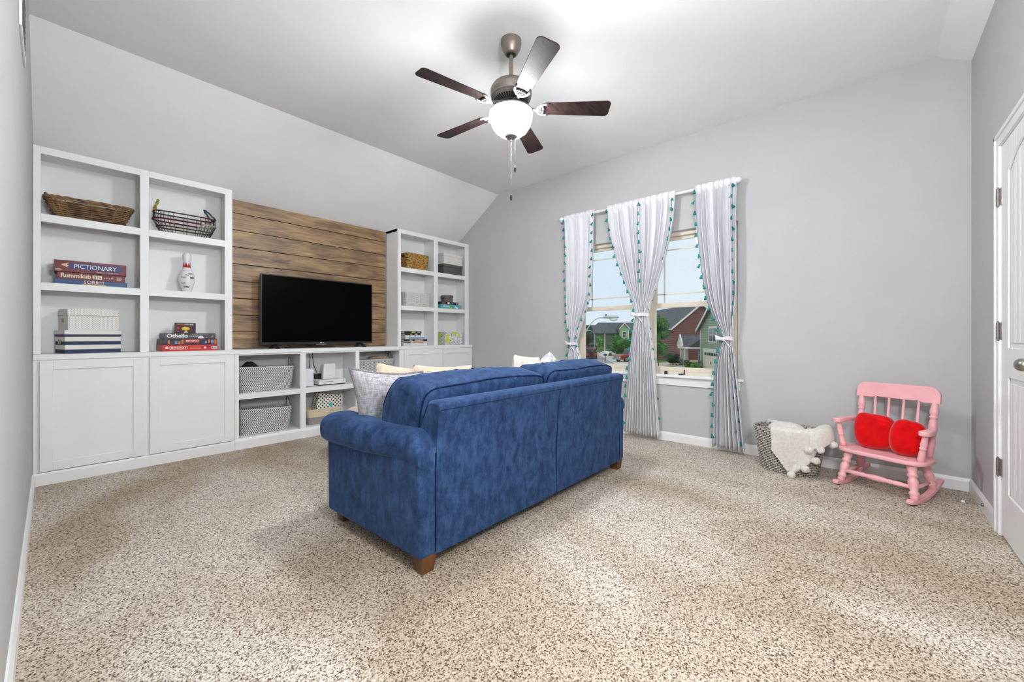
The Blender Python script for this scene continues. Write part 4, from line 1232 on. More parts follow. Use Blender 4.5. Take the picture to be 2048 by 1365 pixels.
bk = [('plain white book at the bottom of the small book stack', 0.029, 3.359, (232, 230, 226), [(0.02, 0.12, (210, 206, 198))]),
      ('colourful picture book, second from the bottom of the book stack', 0.031, 3.355, (214, 206, 198), [(0.0, 0.10, (70, 76, 96)), (0.14, 0.30, (190, 150, 130))]),
      ('black book with orange spine print, third from the bottom of the stack', 0.025, 3.359, (38, 34, 34), [(0.09, 0.13, (226, 168, 84)), (0.17, 0.30, (222, 184, 152))]),
      ('pale blue book in the middle of the small book stack', 0.030, 3.330, (196, 212, 228), [(0.05, 0.30, (120, 158, 196))]),
      ('white book with red dots, third from the top of the stack', 0.022, 3.265, (230, 228, 224), [(0.06, 0.075, (170, 50, 46)), (0.15, 0.165, (170, 50, 46)), (0.24, 0.25, (40, 36, 40))]),
      ('dark green book, second from the top of the stack', 0.024, 3.252, (44, 50, 44), [(0.08, 0.11, (150, 170, 80)), (0.16, 0.19, (220, 218, 210))]),
      ('black book with yellow label on top of the book stack', 0.028, 3.258, (36, 34, 36), [(0.11, 0.17, (226, 204, 72)), (0.20, 0.26, (132, 178, 220))])]
z = CT1 + 0.001
for i, (lab, h, xr, c, marks) in enumerate(bk):
    xl = 2.985 + random.uniform(0, 0.03)
    t = thing('book', lab, 'book', (xl, 4.452 + random.uniform(0, 0.01), z), rz=0.0, group='books stacked in the right bookcase')
    w = xr - xl
    flat('book_%d' % i, c, 0.55)
    MB().box(0, w, 0, 0.19, 0, 0.0035).box(0, w, 0, 0.19, h - 0.0035, h).box(0, w, 0, 0.004, 0.0035, h - 0.0035).build('cover', 'book_%d' % i, t)
    MB().box(0.003, w - 0.004, 0.004, 0.186, 0.0035, h - 0.0035).build('page_block', 'ivory', t)
    for q, (a, b, mc) in enumerate(marks):
        flat('bookmark_%d_%d' % (i, q), mc, 0.55)
        plate(t, 'printed_spine', rect(a, min(b, w - 0.02), h * 0.25, h * 0.78), 'bookmark_%d_%d' % (i, q))
    z += h + 0.0004

# ---- media unit contents
t = thing('game_console', 'flat white game console with disc slot under the white router', 'game console', (2.045, 4.52, 0.508))
MB().box(1.905, 2.200, 4.425, 4.63, 0.518, 0.566).build('console_body', 'wplastic', t, bevel=0.004)
MB().box(1.910, 2.195, 4.432, 4.625, 0.508, 0.518).build('console_base', 'black', t)
MB().box(1.930, 2.060, 4.4238, 4.4255, 0.5445, 0.549).build('disc_slot', 'black', t)
MB().lathe([(0.007, 0), (0.007, 0.0012)], 16, M4=Matrix.Translation((2.178, 4.4252, 0.550)) @ Matrix.Rotation(PI / 2, 4, 'X')).build('power_button', flat('grey_mark', (120, 124, 126), 0.4), t)
t = thing('wifi_router', 'white upright rounded router standing on the game console', 'router', (2.05, 4.52, 0.566))
pr = []
for (a, b, cx_, cz_) in ((0, PI / 2, 0.052, 0.160), (PI / 2, PI, -0.052, 0.160), (PI, 1.5 * PI, -0.060, 0.014), (1.5 * PI, 2 * PI, 0.060, 0.014)):
    for i in range(6):
        g = lerp(a, b, i / 5)
        pr.append((2.048 + cx_ + 0.014 * math.cos(g), 0.5665 + cz_ + 0.014 * math.sin(g)))
MB().prism(pr, 4.485, 4.545, 'y').build('router_shell', 'wplastic', t, bevel=0.012, seg=3, smooth=True, angle=30)
MB().box(2.035, 2.062, 4.4838, 4.4855, 0.605, 0.6085).build('logo_mark', flat('pale_grey_mark', (205, 207, 209), 0.5), t)
t = thing('white_hub', 'tall white rectangular hub at the left of the router cubby', 'hub', (1.79, 4.5, 0.508))
MB().box(1.742, 1.850, 4.428, 4.52, 0.512, 0.700).build('hub_shell', 'wplastic', t, bevel=0.008, seg=3)
MB().box(1.748, 1.844, 4.434, 4.514, 0.508, 0.512).build('hub_base', 'black', t)
tag(MB().box(1.93, 2.0, 4.57, 4.64, 0.567, 0.625).build('power_brick', 'black', bevel=0.004), 'black power brick behind the router', 'power brick')
cab_ = MB()
for k, xx in enumerate((1.905, 1.935)):
    cab_.tube([(xx, 4.668, 0.866), (xx + 0.004, 4.667, 0.80), (xx - 0.008 + 0.016 * k, 4.66, 0.72), (xx + 0.005 + 0.03 * k, 4.65, 0.65), (xx + 0.045, 4.645, 0.622 - 0.02 * k)], 0.0035, 6)
cab_.tube([(1.86, 4.668, 0.866), (1.862, 4.667, 0.75), (1.852, 4.66, 0.68), (1.86, 4.65, 0.60), (1.90, 4.645, 0.577)], 0.0022, 6)
tag(cab_.build('hanging_cables', 'cord', smooth=True), 'thin black cables hanging down behind the router', 'cable')
t = thing('canvas_bin', 'natural canvas storage bin with grey felt base, lower middle cubby', 'bin', (1.965, 4.51, 0.10))
m, P = basket_shell(1.965, 4.512, 0.101, 0.182, 0.345, 0.195, 0.36, 0.205, p=8, n=48, rows=3, rip=0.0)
m.build('felt_base', 'felt', t, smooth=True)
m, P = basket_shell(1.965, 4.512, 0.178, 0.264, 0.362, 0.207, 0.382, 0.222, p=8, n=48, rows=3, rip=0.0, wall=0.006)
m.build('canvas_cuff', 'linen', t, smooth=True)
MB().tube([(2.03 + 0.018 * math.cos(i * PI / 10), 4.398, 0.222 + 0.018 * math.sin(i * PI / 10)) for i in range(20)], 0.0016, 5, closed=True).build('ring_pull', 'gold', t, smooth=True)
t = thing('polka_dot_box', 'cream polka dot file box with a turquoise badge, tilted in the canvas bin', 'box', (1.885, 4.45, 0.205))
rotm = Matrix.Translation((1.888, 4.46, 0.235)) @ Matrix.Rotation(math.radians(9), 4, 'Y')
ob = MB().box(0, 0.262, 0, 0.12, -0.02, 0.190).xf(rotm).build('box', 'polka', t, bevel=0.002)
MB().prism([(0.148 + 0.024 * math.cos(a * PI / 4 + PI / 8), 0.075 + 0.024 * math.sin(a * PI / 4 + PI / 8)) for a in range(8)], -0.0012, 0.0, 'y').xf(rotm).build('badge', flat('badge_teal', (96, 196, 200), 0.5), t)

# ================================================================= SOFA
sf = thing('sofa', 'navy blue velvet sofa with rolled arms seen from behind', 'sofa', (2.02, 1.85, 0))
SX0, SX1 = 1.128, 2.932
prof = [(1.434, 0.078), (1.430, 0.25), (1.427, 0.42), (1.421, 0.56), (1.410, 0.68), (1.399, 0.728), (1.400, 0.744), (1.412, 0.754), (1.450, 0.757), (1.490, 0.755), (1.506, 0.746), (1.515, 0.725), (1.555, 0.64), (1.610, 0.52), (1.65, 0.40), (1.66, 0.25), (1.66, 0.078)]
def densify(p, k):
    out = []
    for a, b in zip(p, p[1:]):
        for i in range(k): out.append((lerp(a[0], b[0], i / k), lerp(a[1], b[1], i / k)))
    out.append(p[-1])
    return out
pf = densify(prof, 3)
npf = len(pf)
def back_pt(u, v):
    y, z = pf[min(npf - 1, round(u * (npf - 1)))]
    x = lerp(SX0, SX1, v)
    e = min(x - SX0, SX1 - x)
    r = 0.0 if e > 0.02 else 0.012 * (1 - e / 0.02) ** 2
    w = noise.noise(Vector((x * 3.0, z * 4.0, y * 3))) * 0.004 + noise.noise(Vector((x * 16, z * 9, 2.0))) * 0.0012
    return (x, y + w + r * max(-1, min(1, (1.455 - y) / 0.055)), z - r * max(0, min(1, (z - 0.66) / 0.08)))
xs_ = 90
mb = MB().grid(back_pt, npf - 1, xs_)
mb.f.append(tuple(i for i in range(npf)))
mb.f.append(tuple(xs_ * npf + i for i in reversed(range(npf))))
mb.build('back_frame', 'velvet', sf, smooth=True, angle=50)
MB().tube([(x, 1.4015 + noise.noise(Vector((x * 3, 2.9, 4.2))) * 0.004, 0.722) for x in [lerp(SX0, SX1, i / 60) for i in range(61)]], 0.0022, 5).build('top_seam', 'piping', sf, smooth=True)
MB().tube([(2.055, y - 0.0005, z) for y, z in pf[:16]], 0.0024, 5).build('back_seam', 'piping', sf, smooth=True)
MB().box(1.19, 2.87, 1.64, 2.262, 0.078, 0.31).build('front_rail', 'velvet', sf, bevel=0.015, seg=3)
def arm(mir):
    def X_(x): return x if not mir else 4.028 - x
    L = 0.862
    def roll(u, v):
        s = v
        xo, xi = lerp(1.030, 0.972, sm(min(1, s * 1.3))), lerp(1.150, 1.205, min(1, s * 4))
        zt, zb = 0.622, lerp(0.468, 0.455, s)
        e = max(0.0, 1 - s * L / 0.10)
        f = max(0.0, 1 - (1 - s) * L / 0.05)
        zt -= 0.070 * e * e
        k = 1 - 0.30 * f * f
        a = 2 * PI * u
        c, si = math.cos(a), math.sin(a)
        p = 2.5
        cx, cz, hx, hz = (xo + xi) / 2, (zt + zb) / 2, (xi - xo) / 2 * k, (zt - zb) / 2 * k
        x = cx + hx * math.copysign(abs(c) ** (2 / p), c)
        z = cz + hz * math.copysign(abs(si) ** (2 / p), si)
        y = 1.432 + s * L
        w = noise.noise(Vector((x * 7, y * 5, z * 7))) * 0.006
        return (X_(x), y, z + w * (1 - f))
    m = MB().grid(roll, 32, 60, cu=True)
    m.f.append(tuple(range(32)))
    m.f.append(tuple(60 * 32 + i for i in range(32)))
    m.build('arm_roll', 'velvet', sf, smooth=True, angle=60)
    a, b, c, d = X_(1.040), X_(1.200), X_(1.022), X_(1.200)
    z0, z1 = 0.078, 0.535
    nx = []
    m = MB()
    def side(u, v):
        y = lerp(1.434, 2.270, u)
        x = lerp(1.040, 1.022, u) + noise.noise(Vector((y * 4, v * 3, 1.3))) * 0.004
        return (x, y, lerp(z0, z1, v))
    m.hexa([(X_(1.042), 1.434, z0), (X_(1.200), 1.434, z0), (X_(1.200), 2.270, z0), (X_(1.024), 2.270, z0), (X_(1.038), 1.434, z1), (X_(1.150), 1.434, z1), (X_(1.200), 2.270, z1), (X_(1.020), 2.270, z1)])
    m.build('arm_panel', 'velvet', sf, bevel=0.016, seg=4, smooth=True, angle=50)
    # piping down the rear corner, where the side wraps onto the back
    MB().tube([(X_(1.124), 1.433, 0.09), (X_(1.124), 1.431, 0.3), (X_(1.123), 1.430, 0.53)], 0.003, 5).build('arm_piping', 'piping', sf, smooth=True)
arm(False)
arm(True)
def cushion(name, c, size, tilt, p, seed, parent, m='velvet', pipe=True, crown=0.0, taper=0.0):
    h = Vector(size) / 2
    R = Matrix.Translation(c) @ Matrix.Rotation(math.radians(tilt), 4, 'X')
    def disp(w):
        ed = max(abs(w.y) / h.y, 0)
        k = 1 + 0.035 * noise.noise(w * 5 + Vector((seed, seed * 1.7, 0))) + 0.018 * noise.noise(Vector((w.x * 26, w.y * 7, w.z * 7 + seed)))
        top = max(0.0, w.z / h.z)
        k += 0.032 * math.sin(w.x * 62 + 5 * noise.noise(Vector((w.x * 5, w.y * 6, seed)))) * top ** 3 * (0.35 + noise.noise(Vector((w.x * 4 + seed, 0, 2))))
        q = w * k
        if taper:
            if q.y > 0: q.y *= 1 - taper * top
            q.z -= 0.032 * max(0.0, w.y / h.y) * top
        q.z += crown * (1 - (w.x / h.x) ** 2) * max(0, w.z / h.z) + 0.004 * math.sin(w.x * 9 + seed) * max(0, w.z / h.z)
        return q
    mb = MB().blob((0, 0, 0), size, p=p, n=22)
    mb.v = [R @ disp(w) for w in mb.v]
    ob = mb.build(name, m, parent, smooth=True)
    if pipe:
        for sg in (-1, 1):
            ky = 0.86
            s = (1 - ky ** p) ** (1 / p)
            pts = []
            for i in range(96):
                a = 2 * PI * i / 96
                c_, s_ = math.cos(a), math.sin(a)
                L = (abs(c_) ** p + abs(s_) ** p) ** (1 / p)
                w = Vector((c_ / L * s * h.x, sg * ky * h.y, s_ / L * s * h.z))
                pts.append(R @ (disp(w) * 1.004))
            MB().tube(pts, 0.0045, 6, closed=True).build('piping', 'piping', ob, smooth=True)
    return ob
for i, (a, b) in enumerate(((1.205, 2.03), (2.03, 2.85))):
    cushion('seat_cushion', ((a + b) / 2, 1.975, 0.385), (b - a, 0.64, 0.17), 0, 6, 3 + i, sf)
cushion('back_cushion', (1.580, 1.705, 0.655), (0.950, 0.350, 0.425), 15, 8, 1.3, sf, crown=0.0, taper=0.40)
cushion('back_cushion', (2.505, 1.695, 0.658), (0.880, 0.335, 0.425), 14, 9, 6.1, sf, crown=0.0, taper=0.40)
for lx, ly in ((1.062, 1.445), (2.905, 1.445), (1.075, 2.20), (2.89, 2.20)):
    a = 0.072
    MB().hexa([(lx + 0.006, ly + 0.006, 0.0), (lx + a - 0.006, ly + 0.006, 0.0), (lx + a - 0.006, ly + a - 0.006, 0.0), (lx + 0.006, ly + a - 0.006, 0.0), (lx - 0.004, ly - 0.004, 0.080), (lx + a + 0.004, ly - 0.004, 0.080), (lx + a + 0.004, ly + a + 0.004, 0.080), (lx - 0.004, ly + a + 0.004, 0.080)]).build('leg', 'legwood', sf, bevel=0.003)

# loose pillows
def pillow_mesh(w, h, t, ear=0.10, n=26, seed=0.0, wr=0.004):
    """soft square pillow in the local X-Z plane, thickness along Y"""
    m = MB()
    edge = []
    def outline(u, v):
        # concave sides leave pointed corners
        x, z = u, v
        x2 = u * (1 - ear * (1 - v * v))
        z2 = v * (1 - ear * (1 - u * u))
        return x2 * w / 2, z2 * h / 2
    for sg in (-1, 1):
        def fn(a, b, sg=sg):
            u, v = 2 * a - 1, 2 * b - 1
            x, z = outline(u, v)
            k = max(0.0, (1 - abs(u) ** 2.6)) * max(0.0, (1 - abs(v) ** 2.6))
            d = t / 2 * k ** 0.55
            d += wr * noise.noise(Vector((u * 4 + seed, v * 4, sg))) * k
            return (x, sg * d, z)
        m.grid(fn, n, n)
    for i in range(4 * n):
        s, q = divmod(i, n)
        f = -1 + 2 * q / n
        u, v = [(f, -1), (1, f), (-f, 1), (-1, -f)][s]
        x, z = outline(u, v)
        edge.append(Vector((x, 0, z)))
    return m, edge
def pillow(name, label, cat, loc, w, h, t, rot, m, ear=0.1, seed=0.0, trim=None, tr=0.004, wr=0.006, group=None, shear=0.0):
    """rot: (x tilt, y roll, z heading) in degrees"""
    R = Matrix.Translation(loc) @ Matrix.Rotation(math.radians(rot[2]), 4, 'Z') @ Matrix.Rotation(math.radians(rot[0]), 4, 'X') @ Matrix.Rotation(math.radians(rot[1]), 4, 'Y')
    mb, edge = pillow_mesh(w, h, t, ear, seed=seed, wr=wr)
    for w_ in mb.v + edge: w_.x += shear * w_.z
    mb.xf(R)
    t_ = thing(name, label, cat, (loc[0], loc[1], loc[2] - h / 2), group=group)
    mb.build('pillow_cover', m, t_, smooth=True)
    if trim: MB().tube([R @ p for p in edge], tr, 6, closed=True).build('edge_trim', trim, t_, smooth=True)
    return t_
GP = 'throw pillows on the sofa'
pillow('throw_pillow', 'grey linen pillow with dark frayed edge leaning at the left sofa arm', 'pillow', (1.305, 2.060, 0.632), 0.46, 0.44, 0.17, (6, 6, -2), 'greylinen', shear=-0.28, ear=0.11, seed=2, trim=flat('grey_fringe', (112, 109, 112), 0.95, col2=(150, 146, 148), scale=120, bump=0.6), tr=0.007, group=GP)
pillow('throw_pillow', 'beige faux fur pillow peaking up behind the grey linen pillow', 'pillow', (1.485, 2.20, 0.640), 0.46, 0.44, 0.16, (-8, 9, 6), 'beige_fur', ear=0.07, seed=5, group=GP, wr=0.012)
pillow('throw_pillow', 'wide beige faux fur pillow behind the middle of the sofa back', 'pillow', (1.73, 2.10, 0.648), 0.48, 0.42, 0.17, (-8, 3, -3), 'beige_fur', ear=0.08, seed=9, group=GP, wr=0.012)
M['cream_marble'] = mat('cream_fur_taupe_blotch', (226, 220, 208), 0.95, col2=(196, 178, 160), scale=9, lo=0.52, hi=0.72, bump=0.8, bscale=200, dist=0.005, sheen=0.4, spec=0.05)
M['grey_marble'] = mat('white_fur_grey_blotch', (214, 213, 216), 0.95, col2=(120, 120, 128), scale=10, lo=0.50, hi=0.66, bump=0.8, bscale=200, dist=0.005, sheen=0.4, spec=0.05)
pillow('throw_pillow', 'cream fur pillow with taupe blotches above the second back cushion', 'pillow', (2.465, 2.00, 0.712), 0.32, 0.36, 0.17, (-4, 6, 0), 'cream_marble', ear=0.05, seed=11, group=GP)
pillow('throw_pillow', 'white and grey marbled pillow leaning on the far sofa arm', 'pillow', (2.735, 2.00, 0.672), 0.36, 0.36, 0.25, (4, 38, 52), 'grey_marble', ear=0.05, seed=14, group=GP)

# blush pouf in front of the built-ins
pf_ = thing('pouf', 'round blush fabric pouf between the sofa and the media unit', 'pouf', (1.93, 3.28, 0))
MB().lathe([(0.0, 0.0), (0.24, 0.0), (0.29, 0.03), (0.31, 0.12), (0.31, 0.28), (0.295, 0.36), (0.25, 0.405), (0.15, 0.42), (0.0, 0.422)], 40, (1.93, 3.28)).build('pouf_cover', 'blush', pf_, smooth=True)
MB().tube([(1.93 + 0.296 * math.cos(i * PI / 24), 3.28 + 0.296 * math.sin(i * PI / 24), 0.362) for i in range(48)], 0.005, 6, closed=True).build('seam', 'blush', pf_, smooth=True)

# ================================================================= CURTAINS
RX, RZ = 3.985, 2.425
rod = thing('curtain_rod', 'white curtain rod with ball finials above the window', 'curtain rod', (RX, 1.75, RZ))
MB().tube([(RX, 0.87, RZ), (RX, 2.665, RZ)], 0.0125, 14).build('pole', 'trim', rod, smooth=True, angle=40)
for y in (0.835, 2.70):
    MB().blob((RX, y, RZ), (0.056, 0.056, 0.056), p=2, n=8).build('finial', 'trim', rod, smooth=True)
    MB().tube([(RX, lerp(y, 1.75, 0.015), RZ), (RX, lerp(y, 1.75, 0.05), RZ)], 0.017, 12).build('collar', 'trim', rod, smooth=True, angle=40)
for y in (0.905, 1.765, 2.635):
    MB().box(RX - 0.006, XW, y - 0.008, y + 0.008, RZ - 0.030, RZ - 0.014).box(XW - 0.008, XW, y - 0.016, y + 0.016, RZ - 0.06, RZ + 0.03).box(RX - 0.02, RX + 0.02, y - 0.008, y + 0.008, RZ - 0.030, RZ - 0.013).build('bracket', 'trim', rod, bevel=0.002)

# one tassel, shared by all
tm = MB().lathe([(0.0, 0.0), (0.006, -0.002), (0.009, -0.008), (0.007, -0.014), (0.010, -0.020), (0.0155, -0.036), (0.0165, -0.044), (0.0, -0.042)], 9)
_t = tm.build('tassel', 'teal', None, smooth=True)
TASSEL = _t.data
for v_ in TASSEL.vertices: v_.co = v_.co * 0.84 - Vector((0, 0, 0.037))
bpy.data.objects.remove(_t)

def panel(label, keys, nf, seed, amp=0.026, zt=RZ + 0.030, tl=(0, 1), tr=(0, 1), step=0.098, depth=None, inset=(0.0, 0.0), xo=0.0):
    """gathered curtain; keys rows: (z, y of left edge, y of right edge, fold depth). left = seen from the room"""
    z0 = keys[-1][0]
    ym = sum(keys[0][1:3]) / 2
    t = thing('curtain', label, 'curtain', (RX, ym, z0), group='white curtain panels with teal tassels')
    def pt(u, z, off=0.0):
        yl, yr, a = keyed(keys, z)[:3]
        w = yl - yr
        s = u + 0.012 * math.sin(2 * PI * u * 3 + seed)
        ph = 2 * PI * nf * u + 0.5 * math.sin(2 * PI * u * 2 + seed) + 0.5 * noise.noise(Vector((u * 3, z * 0.9, seed)))
        fold = math.cos(ph) + 0.35 * math.cos(2.1 * ph + seed) * noise.noise(Vector((u * 5, z * 1.6, seed + 4)))
        y = lerp(yl, yr, min(max(s, 0), 1)) + 0.20 * w / nf * math.sin(ph)
        x = RX + xo - 1.3 * a * fold - off
        # gathered heading wraps the rod
        if z > RZ - 0.03: x = RX + xo - 0.020 - 0.006 * math.cos(ph * 2)
        return Vector((x, y, z))
    NU, NV = nf * 14, 70
    mb = MB().grid(lambda u, v: pt(u, lerp(zt, z0, v)), NU, NV)
    mb.build('cloth', 'curtain', t, smooth=True, solid=0.003)
    k = 0
    for u, (fa, fb), ins in ((0.0, tl, inset[0]), (1.0, tr, inset[1])):
        if fb <= fa: continue
        cord = []
        z = zt - 0.06
        sgn = 1 if u == 0 else -1
        i = 0
        while z > z0 + 0.02:
            f = (zt - z) / (zt - z0)
            if fa <= f <= fb:
                p = pt(u + (ins if u == 0 else -ins), z, 0.008 if ins else 0.0)
                o = bpy.data.objects.new('tassel', TASSEL)
                COL.objects.link(o)
                o.parent = t
                o.location = p - ORG[t.name] + Vector((-0.008, sgn * (0.009 if not ins else 0.0), 0.018))
                o.rotation_euler = (random.uniform(-0.25, 0.25) + sgn * 0.35, random.uniform(-0.3, 0.3), random.uniform(0, 6))
            z -= step * random.uniform(0.93, 1.07)
        zs = [lerp(zt - 0.06, z0 + 0.02, i / 50) for i in range(51)]
        cord = [pt(u + (ins if u == 0 else -ins), zz, 0.006) for zz in zs if fa <= (zt - zz) / (zt - z0) <= fb]
        if len(cord) > 2: MB().tube(cord, 0.0022, 5).build('trim_cord', 'teal', t, smooth=True)
    return t

panel('white curtain panel at the left end of the rod, tied near the sill', [(2.455, 2.645, 2.262, 0.022), (2.0, 2.625, 2.27, 0.028), (1.55, 2.615, 2.30, 0.032), (1.25, 2.605, 2.40, 0.034), (1.02, 2.575, 2.485, 0.026), (0.955, 2.562, 2.500, 0.018), (0.88, 2.580, 2.470, 0.026), (0.70, 2.60, 2.43, 0.034), (0.05, 2.63, 2.36, 0.036)], 6, 1.0, inset=(0.0, 0.035))
panel('left one of the two white curtain panels tied together at the window post', [(2.455, 2.092, 1.742, 0.024), (2.2, 2.065, 1.735, 0.030), (1.9, 1.985, 1.728, 0.032), (1.6, 1.885, 1.722, 0.032), (1.36, 1.795, 1.716, 0.026), (1.262, 1.772, 1.712, 0.020), (1.15, 1.790, 1.712, 0.028), (0.8, 1.835, 1.715, 0.034), (0.045, 1.895, 1.715, 0.036)], 6, 2.3, tr=(0, 0.36))
panel('right one of the two white curtain panels tied together at the window post', [(2.455, 1.735, 1.372, 0.024), (2.2, 1.728, 1.392, 0.030), (1.9, 1.722, 1.452, 0.032), (1.6, 1.718, 1.545, 0.032), (1.36, 1.712, 1.628, 0.026), (1.262, 1.708, 1.648, 0.020), (1.15, 1.708, 1.632, 0.028), (0.8, 1.706, 1.590, 0.034), (0.045, 1.705, 1.535, 0.036)], 6, 4.1, tl=(0, 0), inset=(0.0, 0.10), xo=-0.006)
panel('white curtain panel at the right end of the rod, tied low by the sill', [(2.455, 1.190, 0.842, 0.024), (2.1, 1.175, 0.848, 0.032), (1.75, 1.140, 0.848, 0.034), (1.4, 1.085, 0.852, 0.036), (1.2, 1.020, 0.872, 0.034), (1.075, 0.965, 0.880, 0.024), (1.02, 0.955, 0.884, 0.020), (0.94, 0.980, 0.875, 0.028), (0.7, 1.020, 0.845, 0.036), (0.04, 1.035, 0.785, 0.040)], 7, 5.2, inset=(0.0, 0.09))
def tieback(label, y, z, w, side):
    t = thing('curtain_tie', label, 'curtain tie', (RX - 0.03, y, z - 0.02), group='white fabric curtain ties')
    pts = [(RX - 0.006 + 0.042 * math.cos(a * PI / 14), y + (w / 2 + 0.006) * math.sin(a * PI / 14), z + 0.006 * math.sin(a * PI / 7 + 1)) for a in range(28)]
    mb = MB()
    for dz in (-0.010, 0.0, 0.010): mb.tube([(p[0], p[1], p[2] + dz) for p in pts], 0.0075, 6, closed=True)
    mb.build('tie_band', 'curtain', t, smooth=True)
    kx, ky = RX - 0.056, y + side * w * 0.25
    MB().blob((kx, ky, z), (0.03, 0.034, 0.032), p=2.4, n=6, nz=0.2, nf=60).build('knot', 'curtain', t, smooth=True)
    for sg, dy, dz in ((1, 0.065, 0.012), (-1, -0.060, -0.075)):
        MB().grid(lambda u, v, dy=dy, dz=dz: (kx - 0.006 * math.sin(PI * u), ky + dy * u + 0.016 * (v - 0.5) * (0.6 + u) * (1 if abs(dz) > 0.04 else 0.2), z + dz * u + 0.030 * (v - 0.5) * (0.6 + u)), 8, 3).build('tie_tail', 'curtain', t, smooth=True, solid=0.004)
tieback('white tie knotted round the left end curtain', 2.531, 0.955, 0.075, 1)
tieback('white tie knotted round the two middle curtains', 1.712, 1.262, 0.135, 1)
tieback('white tie knotted round the right end curtain', 0.921, 1.022, 0.085, 1)

# ================================================================= ROCKING CHAIR
rc = thing('rocking_chair', 'small pink painted rocking bench with spindle back and turned legs', 'rocking chair', (3.733, -0.108, 0), rz=math.radians(67))
seat = []
for i in range(48):
    a = 2 * PI * i / 48
    c, s = math.cos(a), math.sin(a)
    x = 0.240 * math.copysign(abs(c) ** 0.55, c)
    y = 0.155 * math.copysign(abs(s) ** 0.5, s)
    if y < 0: x *= 1 - 0.08 * (-y / 0.155)
    seat.append((x, y))
MB().prism(seat, 0.234, 0.262, 'z').build('seat', 'pink', rc, bevel=0.009, seg=3, smooth=True, angle=50)
post_prof = [(0, 0.0153), (0.1, 0.0195), (0.28, 0.0224), (0.36, 0.0177), (0.38, 0.0224), (0.4, 0.023), (0.42, 0.0177), (0.52, 0.0212), (0.62, 0.0183), (0.66, 0.0147), (0.68, 0.0201), (0.7, 0.0218), (0.715, 0.0153), (0.74, 0.0218), (0.8, 0.0224), (0.92, 0.0153), (1, 0.0136)]
for sx in (-1, 1):
    MB().spindle((sx * 0.185, -0.105, 0.255), (sx * 0.197, -0.163, 0.635), post_prof, 14).build('back_post', 'pink', rc, smooth=True)
for x in (-0.117, -0.04, 0.04, 0.117):
    MB().spindle((x * 0.95, -0.112, 0.255), (x, -0.166, 0.635), [(0, 0.007), (0.4, 0.0088), (1, 0.0068)], 10).build('spindle', 'pink', rc, smooth=True)
def crest_low(x):
    a = abs(x)
    z = 0.605
    if 0.095 < a < 0.125: z += 0.012 * math.sin(PI * (a - 0.095) / 0.03)
    return z + (0.006 if a < 0.095 else 0.0)
def crest_top(x):
    a = abs(x)
    return 0.712 - (0.0 if a < 0.165 else 0.055 * (1 - math.sqrt(max(0, 1 - ((a - 0.165) / 0.06) ** 2))))
cx_ = [lerp(-0.2245, 0.2245, i / 44) for i in range(45)]
mb = MB()
nc = len(cx_)
for x in cx_:
    for y in (-0.178, -0.154):
        yy = y - 0.012 * (x / 0.22) ** 2 * -1
        mb.v += [Vector((x, yy + 0.0, crest_low(x))), Vector((x, yy - 0.012, crest_top(x)))]
for i in range(nc - 1):
    a, b = 4 * i, 4 * i + 4
    mb.f += [(a, b, b + 1, a + 1), (a + 2, a + 3, b + 3, b + 2), (a + 1, b + 1, b + 3, a + 3), (a, a + 2, b + 2, b)]
mb.f += [(0, 1, 3, 2), (4 * nc - 4, 4 * nc - 2, 4 * nc - 1, 4 * nc - 3)]
mb.build('crest_rail', 'pink', rc, bevel=0.004, smooth=True, angle=40)
sup = [(0, 0.0153), (0.12, 0.0189), (0.36, 0.0171), (0.44, 0.0142), (0.47, 0.0189), (0.5, 0.0195), (0.53, 0.0142), (0.62, 0.0183), (0.8, 0.0153), (1, 0.013)]
for sx in (-1, 1):
    out = []
    for i in range(9):
        a = PI * i / 8
        out.append((sx * (0.232 + 0.027 * math.cos(a)), 0.105 + 0.020 * math.sin(a)))
    out += [(sx * 0.207, 0.02), (sx * 0.194, -0.140), (sx * 0.214, -0.145), (sx * 0.256, 0.02)]
    MB().prism(out, 0.428, 0.458, 'z').build('armrest', 'pink', rc, bevel=0.006, seg=3, smooth=True, angle=50)
    MB().spindle((sx * 0.205, 0.075, 0.258), (sx * 0.232, 0.085, 0.436), sup, 12).build('arm_support', 'pink', rc, smooth=True)
def runner_z(y): return (y - 0.075) ** 2 / 1.25
leg_prof = [(0, 0.018), (0.06, 0.0228), (0.11, 0.0192), (0.14, 0.0252), (0.2, 0.0258), (0.24, 0.018), (0.36, 0.024), (0.48, 0.027), (0.56, 0.0228), (0.6, 0.018), (0.64, 0.0258), (0.69, 0.0264), (0.73, 0.0192), (0.82, 0.0258), (0.92, 0.0252), (1, 0.0192)]
for sx in (-1, 1):
    for sy, y0, y1 in ((1, 0.085, 0.130), (-1, -0.085, -0.125)):
        MB().spindle((sx * 0.197, y1, runner_z(y1) + 0.024), (sx * 0.165, y0, 0.240), leg_prof, 14).build('leg', 'pink', rc, smooth=True)
    mb = MB()
    ys = [lerp(-0.245, 0.205, i / 24) for i in range(25)]
    for i, y in enumerate(ys):
        z = runner_z(y)
        hh = 0.028 if 0 < i < 24 else 0.018
        for x in (sx * 0.197 - 0.017, sx * 0.197 + 0.017): mb.v += [Vector((x, y, z)), Vector((x, y, z + hh))]
    for i in range(24):
        a, b = 4 * i, 4 * i + 4
        mb.f += [(a, b, b + 1, a + 1), (a + 2, a + 3, b + 3, b + 2), (a + 1, b + 1, b + 3, a + 3), (a, a + 2, b + 2, b)]
    mb.f += [(0, 1, 3, 2), (96, 98, 99, 97)]
    mb.build('rocker_runner', 'pink', rc, bevel=0.004, smooth=True, angle=40)
    MB().spindle((sx * 0.186, -0.112, 0.095), (sx * 0.186, 0.116, 0.090), [(0, 0.008), (0.5, 0.0125), (1, 0.008)], 10).build('side_stretcher', 'pink', rc, smooth=True)
